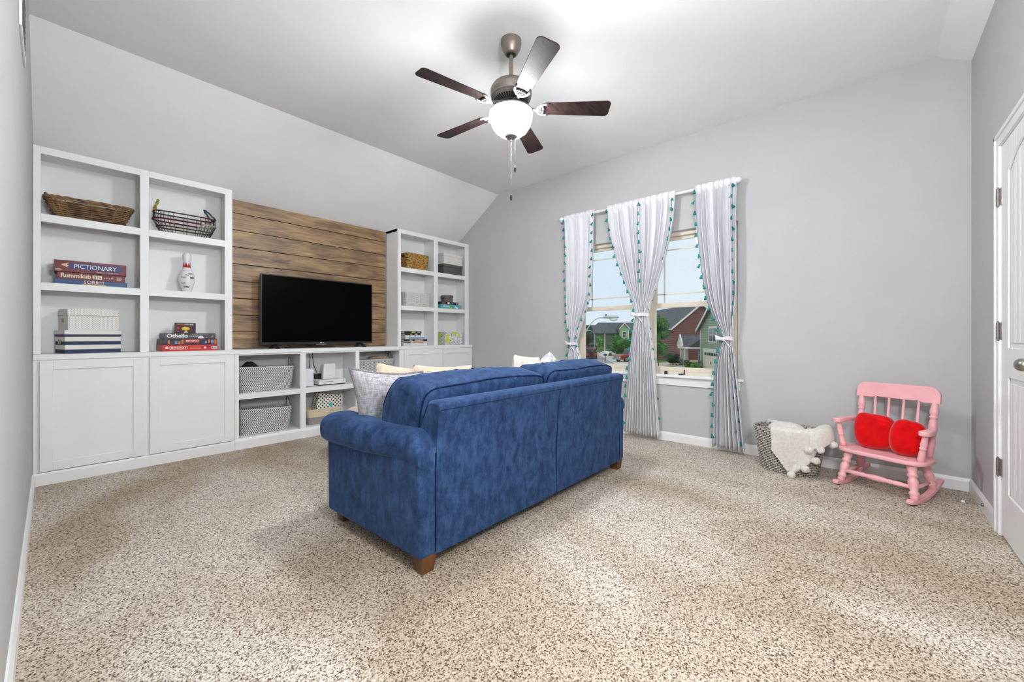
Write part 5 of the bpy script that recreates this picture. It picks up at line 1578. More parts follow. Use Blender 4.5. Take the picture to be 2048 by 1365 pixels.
MB().spindle((-0.185, 0.117, 0.098), (0.185, 0.117, 0.098), [(0, 0.010), (0.22, 0.0165), (0.27, 0.013), (0.30, 0.018), (0.34, 0.013), (0.42, 0.019), (0.5, 0.021), (0.58, 0.019), (0.66, 0.013), (0.70, 0.018), (0.73, 0.013), (0.78, 0.0165), (1, 0.010)], 12).build('front_stretcher', 'pink', rc, smooth=True)

# red pillows on the rocker
RW = Matrix.Translation((3.733, -0.108, 0)) @ Matrix.Rotation(math.radians(67), 4, 'Z')
def red_pillow(label, c, size, rot, seed, corner):
    R = RW @ Matrix.Translation(c) @ Matrix.Rotation(math.radians(rot[2]), 4, 'Z') @ Matrix.Rotation(math.radians(rot[0]), 4, 'X') @ Matrix.Rotation(math.radians(rot[1]), 4, 'Y')
    mb = MB().blob((0, 0, 0), size, p=3.0, n=20)
    hx, hy, hz = [q / 2 for q in size]
    vs = []
    for w in mb.v:
        q = w.copy()
        # gathered side: pleats fan out from the seam
        g = max(0.0, -q.x / hx)
        q.y += 0.006 * g * math.sin(math.atan2(q.z, q.x + hx * 1.6) * 26)
        q.z += corner * max(0, q.x / hx) * max(0, q.z / hz) * hz
        q += q.normalized() * 0.006 * noise.noise(q * 14 + Vector((seed, 0, 0)))
        vs.append(R @ q)
    mb.v = vs
    o = mb.build('red_pillow', 'red', smooth=True)
    return tag(o, label, 'pillow', 'red plush pillows on the rocking bench')
red_pillow('larger red plush pillow at the left of the pink rocking bench', (0.066, -0.035, 0.378), (0.228, 0.140, 0.236), (14, 10, -4), 1.0, 0.34)
red_pillow('rounder red plush pillow behind the near armrest of the pink bench', (-0.112, -0.020, 0.374), (0.178, 0.145, 0.228), (14, -8, 18), 4.0, 0.12)

# ================================================================= ROPE BASKET AND THROW
t = thing('rope_basket', 'grey woven rope floor basket holding a white throw', 'basket', (3.80, 0.44, 0))
BX, BY = 3.805, 0.440
BLb, BWb, BLt, BWt, BZ = 0.265, 0.360, 0.345, 0.475, 0.325
m, BP = basket_shell(BX, BY, 0.002, BZ, BLb, BWb, BLt, BWt, p=2.9, n=72, rows=24, rip=0.0028, wall=0.012, curve=0.15)
m.build('basket_body', 'rope', t, smooth=True)
mb = MB()
for q in range(2):
    mb.tube([Vector(BP(i / 96, 1, 0.006)) + Vector((0.004 * math.cos(i * 1.3 + q * PI), 0.004 * math.cos(i * 1.3 + q * PI), 0.005 * math.sin(i * 1.3 + q * PI))) for i in range(96)], 0.0065, 6, closed=True)
mb.build('braided_rim', flat('pale_braid', (196, 190, 182), 0.9, col2=(120, 112, 104), scale=70, lo=0.42, hi=0.58), t, smooth=True)

def shell_x(y, z, side=-1):
    """x of the basket's front wall at (y, z)"""
    k = max(0.0, min(1.0, z / BZ)) ** 0.85
    L, W = lerp(BLb, BLt, k), lerp(BWb, BWt, k)
    q = min(0.999, abs(y - BY) / (W / 2))
    return BX + side * L / 2 * (1 - q ** 2.9) ** (1 / 2.9)
th = thing('throw_blanket', 'white plush throw with pompom edge draped over the rope basket', 'blanket', (3.66, 0.38, 0.0))
left = [(0.345, 0.535), (0.30, 0.538), (0.19, 0.532), (0.10, 0.482), (0.028, 0.428)]
right = [(0.345, 0.235), (0.30, 0.232), (0.19, 0.262), (0.10, 0.318), (0.028, 0.392)]
def flap(u, v):
    if v < 0.22:                      # inside the basket, up to the rim
        s = v / 0.22
        y = lerp(lerp(0.50, 0.535, s), lerp(0.26, 0.235, s), u)
        x = lerp(3.80, shell_x(y, BZ) - 0.004, sm(s))
        z = lerp(0.30, 0.352, math.sin(s * PI * 0.55))
        return (x, y, z + 0.006 * noise.noise(Vector((u * 4, s * 3, 1))))
    s = (v - 0.22) / 0.78
    z = lerp(0.345, 0.028, s)
    yl, yr = keyed(left, z)[0], keyed(right, z)[0]
    y = lerp(yl, yr, u)
    x = shell_x(y, z) - 0.020 - 0.010 * math.sin(u * 7 + s * 2) * (0.3 + s) - 0.012 * math.exp(-((u - 0.45) / 0.12) ** 2) * s
    return (x, y + 0.004 * math.sin(z * 40), z)
MB().grid(flap, 26, 44).build('draped_corner', 'cream_fur', th, smooth=True, solid=0.020, sub=1)
def flap2(u, v):
    a = math.radians(lerp(205, 292, u))
    c_, s_ = math.cos(a), math.sin(a)
    rx = BX + BLt / 2 * math.copysign(abs(c_) ** 0.69, c_)
    ry = BY + BWt / 2 * math.copysign(abs(s_) ** 0.69, s_)
    n_ = Vector((c_ * 1.2, s_, 0)).normalized()
    if v < 0.4:
        s = v / 0.4
        d, z = lerp(-0.085, 0.010, s), 0.322 + 0.040 * math.sin(s * PI * 0.6)
    else:
        s = (v - 0.4) / 0.6
        d, z = 0.010 + 0.024 * math.sin(s * 1.9), 0.322 + 0.038 - (0.125 - 0.045 * u + 0.014 * math.sin(u * 10)) * s ** 1.15
    return (rx + n_.x * d, ry + n_.y * d, z + 0.006 * noise.noise(Vector((u * 5, v * 4, 7))))
MB().grid(flap2, 22, 18).build('folded_edge', 'cream_fur', th, smooth=True, solid=0.022, sub=1)
for i, (px, py, pz) in enumerate(((3.600, 0.405, 0.022), (3.612, 0.322, 0.078), (3.622, 0.262, 0.150), (3.610, 0.300, 0.222), (3.640, 0.236, 0.228), (3.712, 0.168, 0.262))):
    MB().blob((px, py, pz), (0.054, 0.054, 0.050), p=2.1, n=8, nz=0.16, nf=70, seed=i * 3.0).build('pompom', 'cream_fur', th, smooth=True)
mb = MB().blob((3.85, 0.46, 0.285), (0.20, 0.26, 0.16), p=2.4, n=12, nz=0.08, nf=9)
tag(mb.build('cream_cushion', 'cream_fur', smooth=True), 'cream plush cushion poking out of the top of the rope basket', 'cushion')

# ================================================================= CEILING FAN
FX, FY = 2.000, 1.755
fan = thing('ceiling_fan', 'five blade ceiling fan with dark blades, pewter motor and lit glass bowl', 'ceiling fan', (FX, FY, 2.34))
c = (FX, FY)
MB().lathe([(0.067, ZC), (0.067, 2.975), (0.062, 2.950), (0.045, 2.915), (0.036, 2.905), (0.030, 2.905), (0.028, 2.93)], 36, c).build('canopy', 'pewter', fan, smooth=True, angle=50)
MB().lathe([(0.0, 2.90), (0.026, 2.903), (0.029, 2.915), (0.027, 2.93), (0.0, 2.935)], 24, c).build('hanger_ball', 'black', fan, smooth=True)
MB().lathe([(0.0125, 2.70), (0.0125, 2.93)], 20, c).build('downrod', 'pewter', fan, smooth=True, angle=40)
MB().lathe([(0.0, 2.722), (0.040, 2.722), (0.085, 2.715), (0.120, 2.698), (0.134, 2.676), (0.136, 2.668), (0.136, 2.640), (0.132, 2.634), (0.132, 2.622), (0.122, 2.614), (0.0, 2.614)], 48, c).build('motor_housing', 'pewter', fan, smooth=True, angle=35)
MB().lathe([(0.124, 2.6145), (0.126, 2.608), (0.118, 2.600), (0.075, 2.586), (0.055, 2.584), (0.0, 2.584)], 48, c).build('vent_ring', 'pewter_l', fan, smooth=True, angle=40)
mb = MB()
for i in range(40):
    a = 2 * PI * i / 40
    ca, sa = math.cos(a), math.sin(a)
    w = 0.0036
    for (r0, z0, r1, z1) in ((0.076, 2.5855, 0.115, 2.5985),):
        P0, P1 = (FX + ca * r0, FY + sa * r0), (FX + ca * r1, FY + sa * r1)
        mb.hexa([(P0[0] - sa * w, P0[1] + ca * w, z0 - 0.0008), (P0[0] + sa * w, P0[1] - ca * w, z0 - 0.0008), (P1[0] + sa * w * 1.3, P1[1] - ca * w * 1.3, z1 - 0.0008), (P1[0] - sa * w * 1.3, P1[1] + ca * w * 1.3, z1 - 0.0008),
                 (P0[0] - sa * w, P0[1] + ca * w, z0 + 0.006), (P0[0] + sa * w, P0[1] - ca * w, z0 + 0.006), (P1[0] + sa * w * 1.3, P1[1] - ca * w * 1.3, z1 + 0.006), (P1[0] - sa * w * 1.3, P1[1] + ca * w * 1.3, z1 + 0.006)])
mb.build('vent_slots', 'gap', fan)
MB().lathe([(0.060, 2.5845), (0.062, 2.575), (0.046, 2.570), (0.0, 2.570)], 32, c).build('flywheel', 'black', fan, smooth=True, angle=40)
MB().lathe([(0.045, 2.571), (0.047, 2.563), (0.047, 2.545), (0.070, 2.541), (0.125, 2.534), (0.1425, 2.528), (0.1425, 2.519), (0.139, 2.5185), (0.0, 2.5185)], 32, c).build('light_fitter', 'pewter_l', fan, smooth=True, angle=40)
MB().lathe([(0.1385, 2.518), (0.1405, 2.510), (0.141, 2.500), (0.136, 2.470), (0.124, 2.435), (0.104, 2.405), (0.076, 2.383), (0.042, 2.372), (0.0, 2.369)], 48, c).build('glass_bowl', 'bowl', fan, smooth=True)
MB().lathe([(0.0, 2.371), (0.040, 2.370), (0.041, 2.364), (0.030, 2.355), (0.012, 2.350), (0.007, 2.345), (0.007, 2.336), (0.0, 2.334)], 28, c).build('finial', 'pewter', fan, smooth=True, angle=45)
M['blade'] = mat('dark_walnut_blade', (50, 37, 33), 0.5, spec=0.12, col2=(31, 23, 21), scale=7, stretch=(1.0, 9.0, 9.0), bump=0.05)
def blade(ang):
    R = Matrix.Translation((FX, FY, 2.548)) @ Matrix.Rotation(math.radians(ang), 4, 'Z')
    pitch = Matrix.Rotation(math.radians(-12), 4, 'X')
    out = []
    w0, w1, r0, r1, cr = 0.050, 0.066, 0.205, 0.650, 0.030
    out += [(r0, -w0 * 0.72), (r0 + 0.02, -w0)]
    for i in range(7):
        a = -PI / 2 + PI / 2 * i / 6
        out.append((r1 - cr + cr * math.cos(a), -w1 + cr + cr * math.sin(a)))
    for i in range(7):
        a = PI / 2 * i / 6
        out.append((r1 - cr + cr * math.cos(a), w1 - cr + cr * math.sin(a)))
    out += [(r0 + 0.02, w0), (r0, w0 * 0.72)]
    b = MB().prism(out, 0.0, 0.006, 'z').xf(R @ pitch).build('blade', 'blade', fan, bevel=0.0015, seg=1)
    mb = MB()
    def T(pts): return [R @ (pitch @ Vector(p) if k else Vector(p)) for p, k in pts]
    mb.tube(T([((0.060, 0, 0.030), 0), ((0.095, 0, 0.018), 0), ((0.135, 0, 0.000), 0), ((0.175, 0, -0.008), 1), ((0.205, 0, -0.006), 1)]), [0.011, 0.010, 0.009, 0.010, 0.009], 8)
    for s in (-1, 1):
        mb.tube(T([((0.168, 0, -0.007), 1), ((0.180, s * 0.022, -0.007), 1), ((0.200, s * 0.040, -0.006), 1), ((0.226, s * 0.047, -0.005), 1), ((0.246, s * 0.044, -0.004), 1)]), [0.009, 0.0085, 0.008, 0.0075, 0.005], 8)
        mb.tube(T([((0.205, 0, -0.006), 1), ((0.214, s * 0.016, -0.006), 1), ((0.206, s * 0.030, -0.006), 1), ((0.205, s * 0.040, -0.006), 1)]), 0.0055, 7)
        mb.tube(T([((0.192, 0, -0.006), 1), ((0.196, s * 0.014, -0.006), 1), ((0.190, s * 0.026, -0.006), 1)]), 0.005, 7)
    mb.tube(T([((0.200, 0, -0.006), 1), ((0.222, 0, -0.005), 1)]), [0.008, 0.004], 8)
    mb.build('blade_iron', 'pewter_l', fan, smooth=True)
for k in range(5): blade(23 + 72 * k)
rtx, rty = math.sin(math.radians(41.14)), -math.cos(math.radians(41.14))
for (o, z0, z1) in ((0.0, 2.336, 1.985), (0.026, 2.362, 2.172)):
    x, y = FX + rtx * o, FY + rty * o
    ch = MB().tube([(x, y, z0), (x, y, z1)], 0.0016, 6).build('pull_chain', 'chrome', fan, smooth=True)
    MB().lathe([(0.0, z1 + 0.004), (0.004, z1), (0.0075, z1 - 0.014), (0.008, z1 - 0.026), (0.005, z1 - 0.040), (0.0, z1 - 0.043)], 12, (x, y)).build('pull_fob', flat('dark_fob', (40, 28, 22), 0.4), ch, smooth=True)

# ================================================================= STREET OUTSIDE (the room is upstairs; ground 2.95 m below the floor)
GZ = -2.95
struct(MB().box(14, 260, -140, 200, GZ - 0.5, GZ).build('ground_lawn', 'grass'), 'green lawn of the neighbourhood outside the window', 'lawn')
struct(MB().prism([(31, 24.5), (37.5, 17.6), (69.4, 37.2), (92, 50.8), (118, 68), (114, 74), (70, 47.5)], GZ, GZ + 0.02, 'z').build('road', 'asphalt'), 'grey street running away outside the left window', 'road')
struct(MB().prism([(37.0, 16.2), (39.5, 13.8), (72.5, 37.6), (95, 51.4), (94, 53), (70.8, 38.8)], GZ, GZ + 0.05, 'z').build('sidewalk', 'concrete'), 'pale concrete sidewalk beside the street', 'sidewalk')
struct(MB().prism([(46.5, 22.6), (52.0, 25.6), (62.5, 20.5), (58.5, 17.0)], GZ, GZ + 0.045, 'z').build('truck_driveway', 'concrete'), 'concrete driveway under the red pickup truck', 'driveway')
struct(MB().prism([(30, 11.5), (34, 4), (46.6, 7.2), (47.2, 11.3), (52.0, 14.6), (52.4, 15.6), (56.0, 18.6), (55.2, 19.6), (49.4, 16.4), (45.4, 17.4), (41, 16.0)], GZ, GZ + 0.04, 'z').build('garage_driveway', 'concrete'), 'wide concrete driveway in front of the cream garage door', 'driveway')

def gable_roof(m, x0, x1, y0, y1, ze, zr, oh=0.4, th=0.18, mi=0):
    """ridge along y, outline in x-z"""
    xm = (x0 + x1) / 2
    s = (zr - ze) / (xm - x0)
    a, b = x0 - oh, x1 + oh
    z = ze - s * oh
    m.prism([(a, z), (xm, zr), (xm, zr + th * 1.3), (a, z + th)], y0 - oh, y1 + oh, 'y', mi)
    m.prism([(b, z), (xm, zr), (xm, zr + th * 1.3), (b, z + th)], y0 - oh, y1 + oh, 'y', mi)
def rake(m, x0, x1, y, ze, zr, oh=0.4, w=0.30):
    xm = (x0 + x1) / 2
    s = (zr - ze) / (xm - x0)
    for a in (x0 - oh, x1 + oh):
        z = ze - s * oh
        m.prism([(a, z - w * 0.3), (xm, zr - w * 0.3), (xm, zr + 0.24), (a, z + 0.22)], y - oh - 0.06, y - oh, 'y')
def house_window(parent, x0, x1, z0, z1, y, nx=2):
    w = MB().box(x0 - 0.12, x1 + 0.12, y - 0.06, y, z0 - 0.12, z0).box(x0 - 0.12, x1 + 0.12, y - 0.06, y, z1, z1 + 0.22).box(x0 - 0.12, x0, y - 0.06, y, z0, z1).box(x1, x1 + 0.12, y - 0.06, y, z0, z1)
    for i in range(1, nx): w.box(lerp(x0, x1, i / nx) - 0.06, lerp(x0, x1, i / nx) + 0.06, y - 0.06, y, z0, z1)
    w.box(x0, x1, y - 0.05, y, (z0 + z1) / 2 - 0.03, (z0 + z1) / 2 + 0.03)
    wo = w.build('window', 'housetrim', parent)
    for i in range(nx):
        for k in range(2):
            MB().box(lerp(x0, x1, i / nx), lerp(x0, x1, (i + 1) / nx), y - 0.03, y - 0.01, lerp(z0, z1, k / 2), lerp(z0, z1, (k + 1) / 2)).build('pane', 'winglass', wo)

# sage siding house with garage
h1 = thing('sage_house', 'sage green sided house with cream garage door and small porch', 'house', (53.4, 15.4, GZ), rz=math.radians(212.8))
MB().prism([(0, 0), (13, 0), (13, 4.75), (6.5, 8.5), (0, 4.75)], 0, 11, 'y').build('wall', 'siding', h1)
mb = MB()
gable_roof(mb, 0, 13, 0, 11, 4.75, 8.5)
mb.build('roof', 'shingle', h1)
mb = MB()
rake(mb, 0, 13, 0, 4.75, 8.5)
mb.box(0.0, 0.22, -0.04, 0.0, 0.9, 4.75).box(12.8, 13.02, -0.04, 0.0, 0, 4.75)
mb.build('roof_trim', 'housetrim', h1)
gd = MB().box(1.57, 6.45, -0.05, 0.02, 0.0, 2.15).build('garage_door', 'garage', h1)
for i in range(6): MB().box(1.72 + i * 0.80, 2.36 + i * 0.80, -0.065, -0.05, 1.70, 2.02).build('pane', 'winglass', gd)
for i in range(6):
    for k in range(3): MB().box(1.72 + i * 0.80, 2.36 + i * 0.80, -0.058, -0.05, 0.12 + k * 0.52, 0.54 + k * 0.52).build('door_panel', 'garage', gd)
MB().box(3.9, 3.94, -0.09, -0.05, 0.7, 1.0).box(4.1, 4.14, -0.09, -0.05, 0.7, 1.0).build('handle', 'black', gd)
MB().box(1.30, 1.57, -0.07, 0, 0, 2.45).box(6.45, 6.72, -0.07, 0, 0, 2.45).box(1.30, 6.72, -0.08, 0, 2.15, 2.48).build('garage_trim', 'housetrim', h1)
MB().box(0, 1.30, -0.10, 0.02, 0, 0.95).box(6.72, 7.9, -0.10, 0.02, 0, 0.95).build('stone_base', 'stone', h1)
house_window(h1, 3.3, 5.7, 3.35, 4.85, -0.0)
# porch
pz_ = 2.55
mb = MB().hexa([(-4.7, -1.4, pz_), (0.0, -1.4, pz_), (0.0, 3.0, pz_), (-4.7, 3.0, pz_), (-3.2, 1.2, pz_ + 1.55), (0.0, 1.2, pz_ + 1.95), (0.0, 1.8, pz_ + 1.95), (-3.2, 1.8, pz_ + 1.55)])
mb.build('porch_roof', 'shingle', h1)
MB().box(-4.75, 0.0, -1.5, 3.0, pz_ - 0.22, pz_).build('porch_fascia', 'housetrim', h1)
MB().prism([(-4.55, pz_ + 0.06), (-2.05, pz_ + 0.06), (-3.3, pz_ + 1.52)], -1.45, 1.4, 'y').build('porch_gable_roof', 'shingle', h1)
mb = MB().prism([(-4.5, pz_ + 0.02), (-2.1, pz_ + 0.02), (-3.3, pz_ + 1.40)], -1.56, -1.45, 'y')
mb.build('porch_gable', 'garage', h1)
mb = MB()
for a, b in (((-4.65, pz_), (-3.3, pz_ + 1.55)), ((-1.95, pz_), (-3.3, pz_ + 1.55))): mb.prism([a, (a[0], a[1] + 0.2), (b[0], b[1] + 0.12), (b[0], b[1] - 0.10)], -1.64, -1.5, 'y')
mb.box(-4.65, -1.95, -1.60, -1.52, pz_, pz_ + 0.14)
mb.build('gable_trim', 'housetrim', h1)
for x in (-4.2, -2.35): 
    MB().hexa([(x - 0.24, -1.30, 0.85), (x + 0.24, -1.30, 0.85), (x + 0.24, -0.82, 0.85), (x - 0.24, -0.82, 0.85), (x - 0.18, -1.24, pz_ - 0.22), (x + 0.18, -1.24, pz_ - 0.22), (x + 0.18, -0.88, pz_ - 0.22), (x - 0.18, -0.88, pz_ - 0.22)]).build('porch_column', 'housetrim', h1)
    MB().box(x - 0.36, x + 0.36, -1.42, -0.70, 0.0, 0.85).build('column_base', 'stone', h1)
MB().box(-4.0, -0.9, 0.9, 1.1, 0, pz_).build('porch_wall', 'siding', h1)
MB().box(-1.9, -0.9, 0.3, 0.5, 0.0, 0.8).build('porch_stone', 'stone', h1)
MB().box(-0.9, -0.0, 0.6, 0.8, 0.0, pz_ - 0.2).build('entry_recess', flat('entry_door', (58, 40, 38), 0.6), h1)
house_window(h1, -3.5, -2.8, 0.8, 2.2, 0.9, 1)

# brick house beyond
h2 = thing('brick_house', 'dark red brick house with grey shingle roof and white rake boards', 'house', (46.69 + 0.658 * 24.75, 40.79 - 0.7531 * 24.75, GZ), rz=math.radians(41.14 - 90))
MB().prism([(0, 0), (8.6, 0), (8.6, 5.25), (4.3, 8.85), (0, 5.25)], 0, 20, 'y').build('wall', 'brick', h2)
mb = MB()
gable_roof(mb, 0, 8.6, 0, 20, 5.25, 8.85, oh=0.35)
mb.build('roof', 'shingle', h2)
mb = MB()
rake(mb, 0, 8.6, 0, 5.25, 8.85, oh=0.35)
mb.box(-0.42, -0.30, -0.3, 20.3, 4.86, 5.06)
mb.build('roof_trim', 'housetrim', h2)
MB().box(-0.05, 8.65, -0.06, 0.0, 0, 0.25).build('foundation', 'concrete', h2)

# pale green house far down the street
h3 = thing('green_house', 'pale green house with a narrow gabled bay and wide grey roof', 'house', (118 * 0.7531 + 0.658 * 24.2, 118 * 0.6579 - 0.7531 * 24.2, GZ), rz=math.radians(41.14 - 90))
MB().box(0, 15, 0, 9, 0, 4.75).build('wall', 'siding_d', h3)
mb = MB().hexa([(-0.5, -0.5, 4.7), (15.5, -0.5, 4.7), (15.5, 9.5, 4.7), (-0.5, 9.5, 4.7), (2.0, 4.3, 8.0), (13.0, 4.3, 8.0), (13.0, 4.7, 8.0), (2.0, 4.7, 8.0)])
mb.build('roof', 'shingle', h3)
MB().prism([(7.0, 0), (9.5, 0), (9.5, 6.2), (8.25, 7.6), (7.0, 6.2)], -1.6, 2, 'y').build('bay', 'siding_g', h3)
mb = MB()
gable_roof(mb, 7.0, 9.5, -1.6, 4, 6.2, 7.6, oh=0.3)
mb.build('bay_roof', 'shingle', h3)
mb = MB()
rake(mb, 7.0, 9.5, -1.6, 6.2, 7.6, oh=0.3, w=0.3)
mb.box(9.3, 9.52, -1.66, -1.6, 0, 6.2)
mb.build('bay_trim', 'housetrim', h3)
house_window(h3, 7.8, 8.7, 3.5, 5.1, -1.6, 1)
h4 = thing('grey_roof_house', 'grey roofed house behind the trees at the end of the street', 'house', (134 * 0.7531 + 0.658 * 19.5, 134 * 0.6579 - 0.7531 * 19.5, GZ), rz=math.radians(41.14 - 90))
MB().box(0, 14, 0, 9, 0, 4.6).build('wall', 'siding_d', h4)
MB().hexa([(-0.5, -0.5, 4.5), (14.5, -0.5, 4.5), (14.5, 9.5, 4.5), (-0.5, 9.5, 4.5), (5.0, 4.3, 7.7), (11.0, 4.3, 7.7), (11.0, 4.7, 7.7), (5.0, 4.7, 7.7)]).build('roof', 'shingle', h4)

# trees and shrubs: real leaf blades on clumps
def tree(name, label, loc, trunk_h, crown, m, n, leaf, clumps=9, seed=1, cat='tree', group='trees along the street'):
    """crown: (radius x, radius z, centre height)"""
    rnd = random.Random(seed)
    t = thing(name, label, cat, loc, group=group)
    x, y, z = loc
    mb = MB()
    cl = []
    for i in range(clumps):
        a, r = rnd.uniform(0, 2 * PI), crown[0] * 0.62 * math.sqrt(rnd.random())
        hz = rnd.uniform(-0.75, 0.85)
        k = math.sqrt(max(0.15, 1 - hz * hz))
        cl.append((Vector((x + r * k * math.cos(a) * 1.2, y + r * k * math.sin(a) * 1.2, z + crown[2] + crown[1] * hz * 0.8)), crown[0] * rnd.uniform(0.32, 0.52)))
    for i in range(n):
        c_, r_ = rnd.choice(cl)
        d = Vector((rnd.gauss(0, 1), rnd.gauss(0, 1), rnd.gauss(0, 1))).normalized()
        p = c_ + d * r_ * rnd.uniform(0.75, 1.05)
        if p.z < z + 0.02: continue
        u = Vector((rnd.gauss(0, 1), rnd.gauss(0, 1), rnd.gauss(0, 0.6))).normalized()
        w = d.cross(u)
        w = w.normalized() if w.length > 1e-3 else Vector((0, 0, 1))
        s_ = leaf * rnd.uniform(0.7, 1.3)
        mb.add([p - u * s_, p - w * s_ * 0.5, p + u * s_, p + w * s_ * 0.5], [(0, 1, 2, 3)])
    for c_, r_ in cl: mb.blob(c_, (r_ * 1.35,) * 3, p=2, n=4, nz=0.25, nf=1.1)
    mb.build('foliage', m, t)
    if trunk_h: 
        tb = MB().tube([(x, y, z), (x + 0.03, y, z + trunk_h * 0.5), (x, y, z + trunk_h)], [leaf * 0.55, leaf * 0.42, leaf * 0.25], 8)
        for c_, r_ in cl[:4]: tb.tube([(x, y, z + trunk_h * 0.75), tuple(c_)], [leaf * 0.2, leaf * 0.08], 6)
        tb.build('trunk', 'trunk', t, smooth=True)
    return t
def at(px, d): # point on the ground seen at column px, d metres away along the view axis
    k = (px - 1024) / 805.7
    return (d * (0.7531 + 0.6579 * k), d * (0.6579 - 0.7531 * k), GZ)
tree('maple_tree', 'leafy young maple between the white car and the red truck', at(1238, 70), 2.4, (1.9, 2.0, 2.15), 'leaf', 2600, 0.16, 14, 3)
tree('slim_tree', 'bright green slim tree by the lamp post', at(1199, 92), 1.6, (1.2, 1.9, 2.0), 'leaf_b', 1200, 0.20, 8, 5)
tree('dark_tree', 'dark broad tree at the far end of the street', at(1172, 112), 3.0, (3.4, 2.7, 4.0), 'leaf_d', 2200, 0.26, 14, 7)
tree('shade_tree', 'tall green tree against the brick house, by the window post', at(1317, 44), 3.0, (1.55, 2.5, 3.9), 'leaf', 3600, 0.12, 20, 11)
tree('round_bush', 'round dark evergreen bush in front of the brick house', at(1344, 55), 0.3, (0.95, 0.75, 0.85), 'leaf_d', 1400, 0.09, 9, 13, 'bush', 'shrubs by the houses')
tree('porch_shrub', 'low shrub growing at the foot of the porch columns', at(1380, 50.5), 0, (0.75, 0.28, 0.28), 'leaf', 600, 0.07, 8, 17, 'shrub', 'shrubs by the houses')
tree('porch_shrub', 'low shrub growing beside the garage corner', at(1391, 49.2), 0, (0.75, 0.26, 0.26), 'leaf_b', 600, 0.07, 8, 19, 'shrub', 'shrubs by the houses')
tree('foundation_shrub', 'dark clipped shrub between the round bush and the porch', at(1360, 58), 0, (0.9, 0.5, 0.45), 'leaf_d', 600, 0.09, 7, 23, 'shrub', 'shrubs by the houses')
tree('flower_clump', 'orange flower clump on the lawn edge near the walkway', at(1352, 53.5), 0, (0.35, 0.16, 0.14), 'flower', 200, 0.05, 5, 29, 'flowers', 'shrubs by the houses')
tree('side_shrub', 'green shrub beside the far pale green house', at(1262, 96), 0, (2.0, 1.5, 1.5), 'leaf_d', 700, 0.22, 8, 31, 'shrub', 'shrubs by the houses')

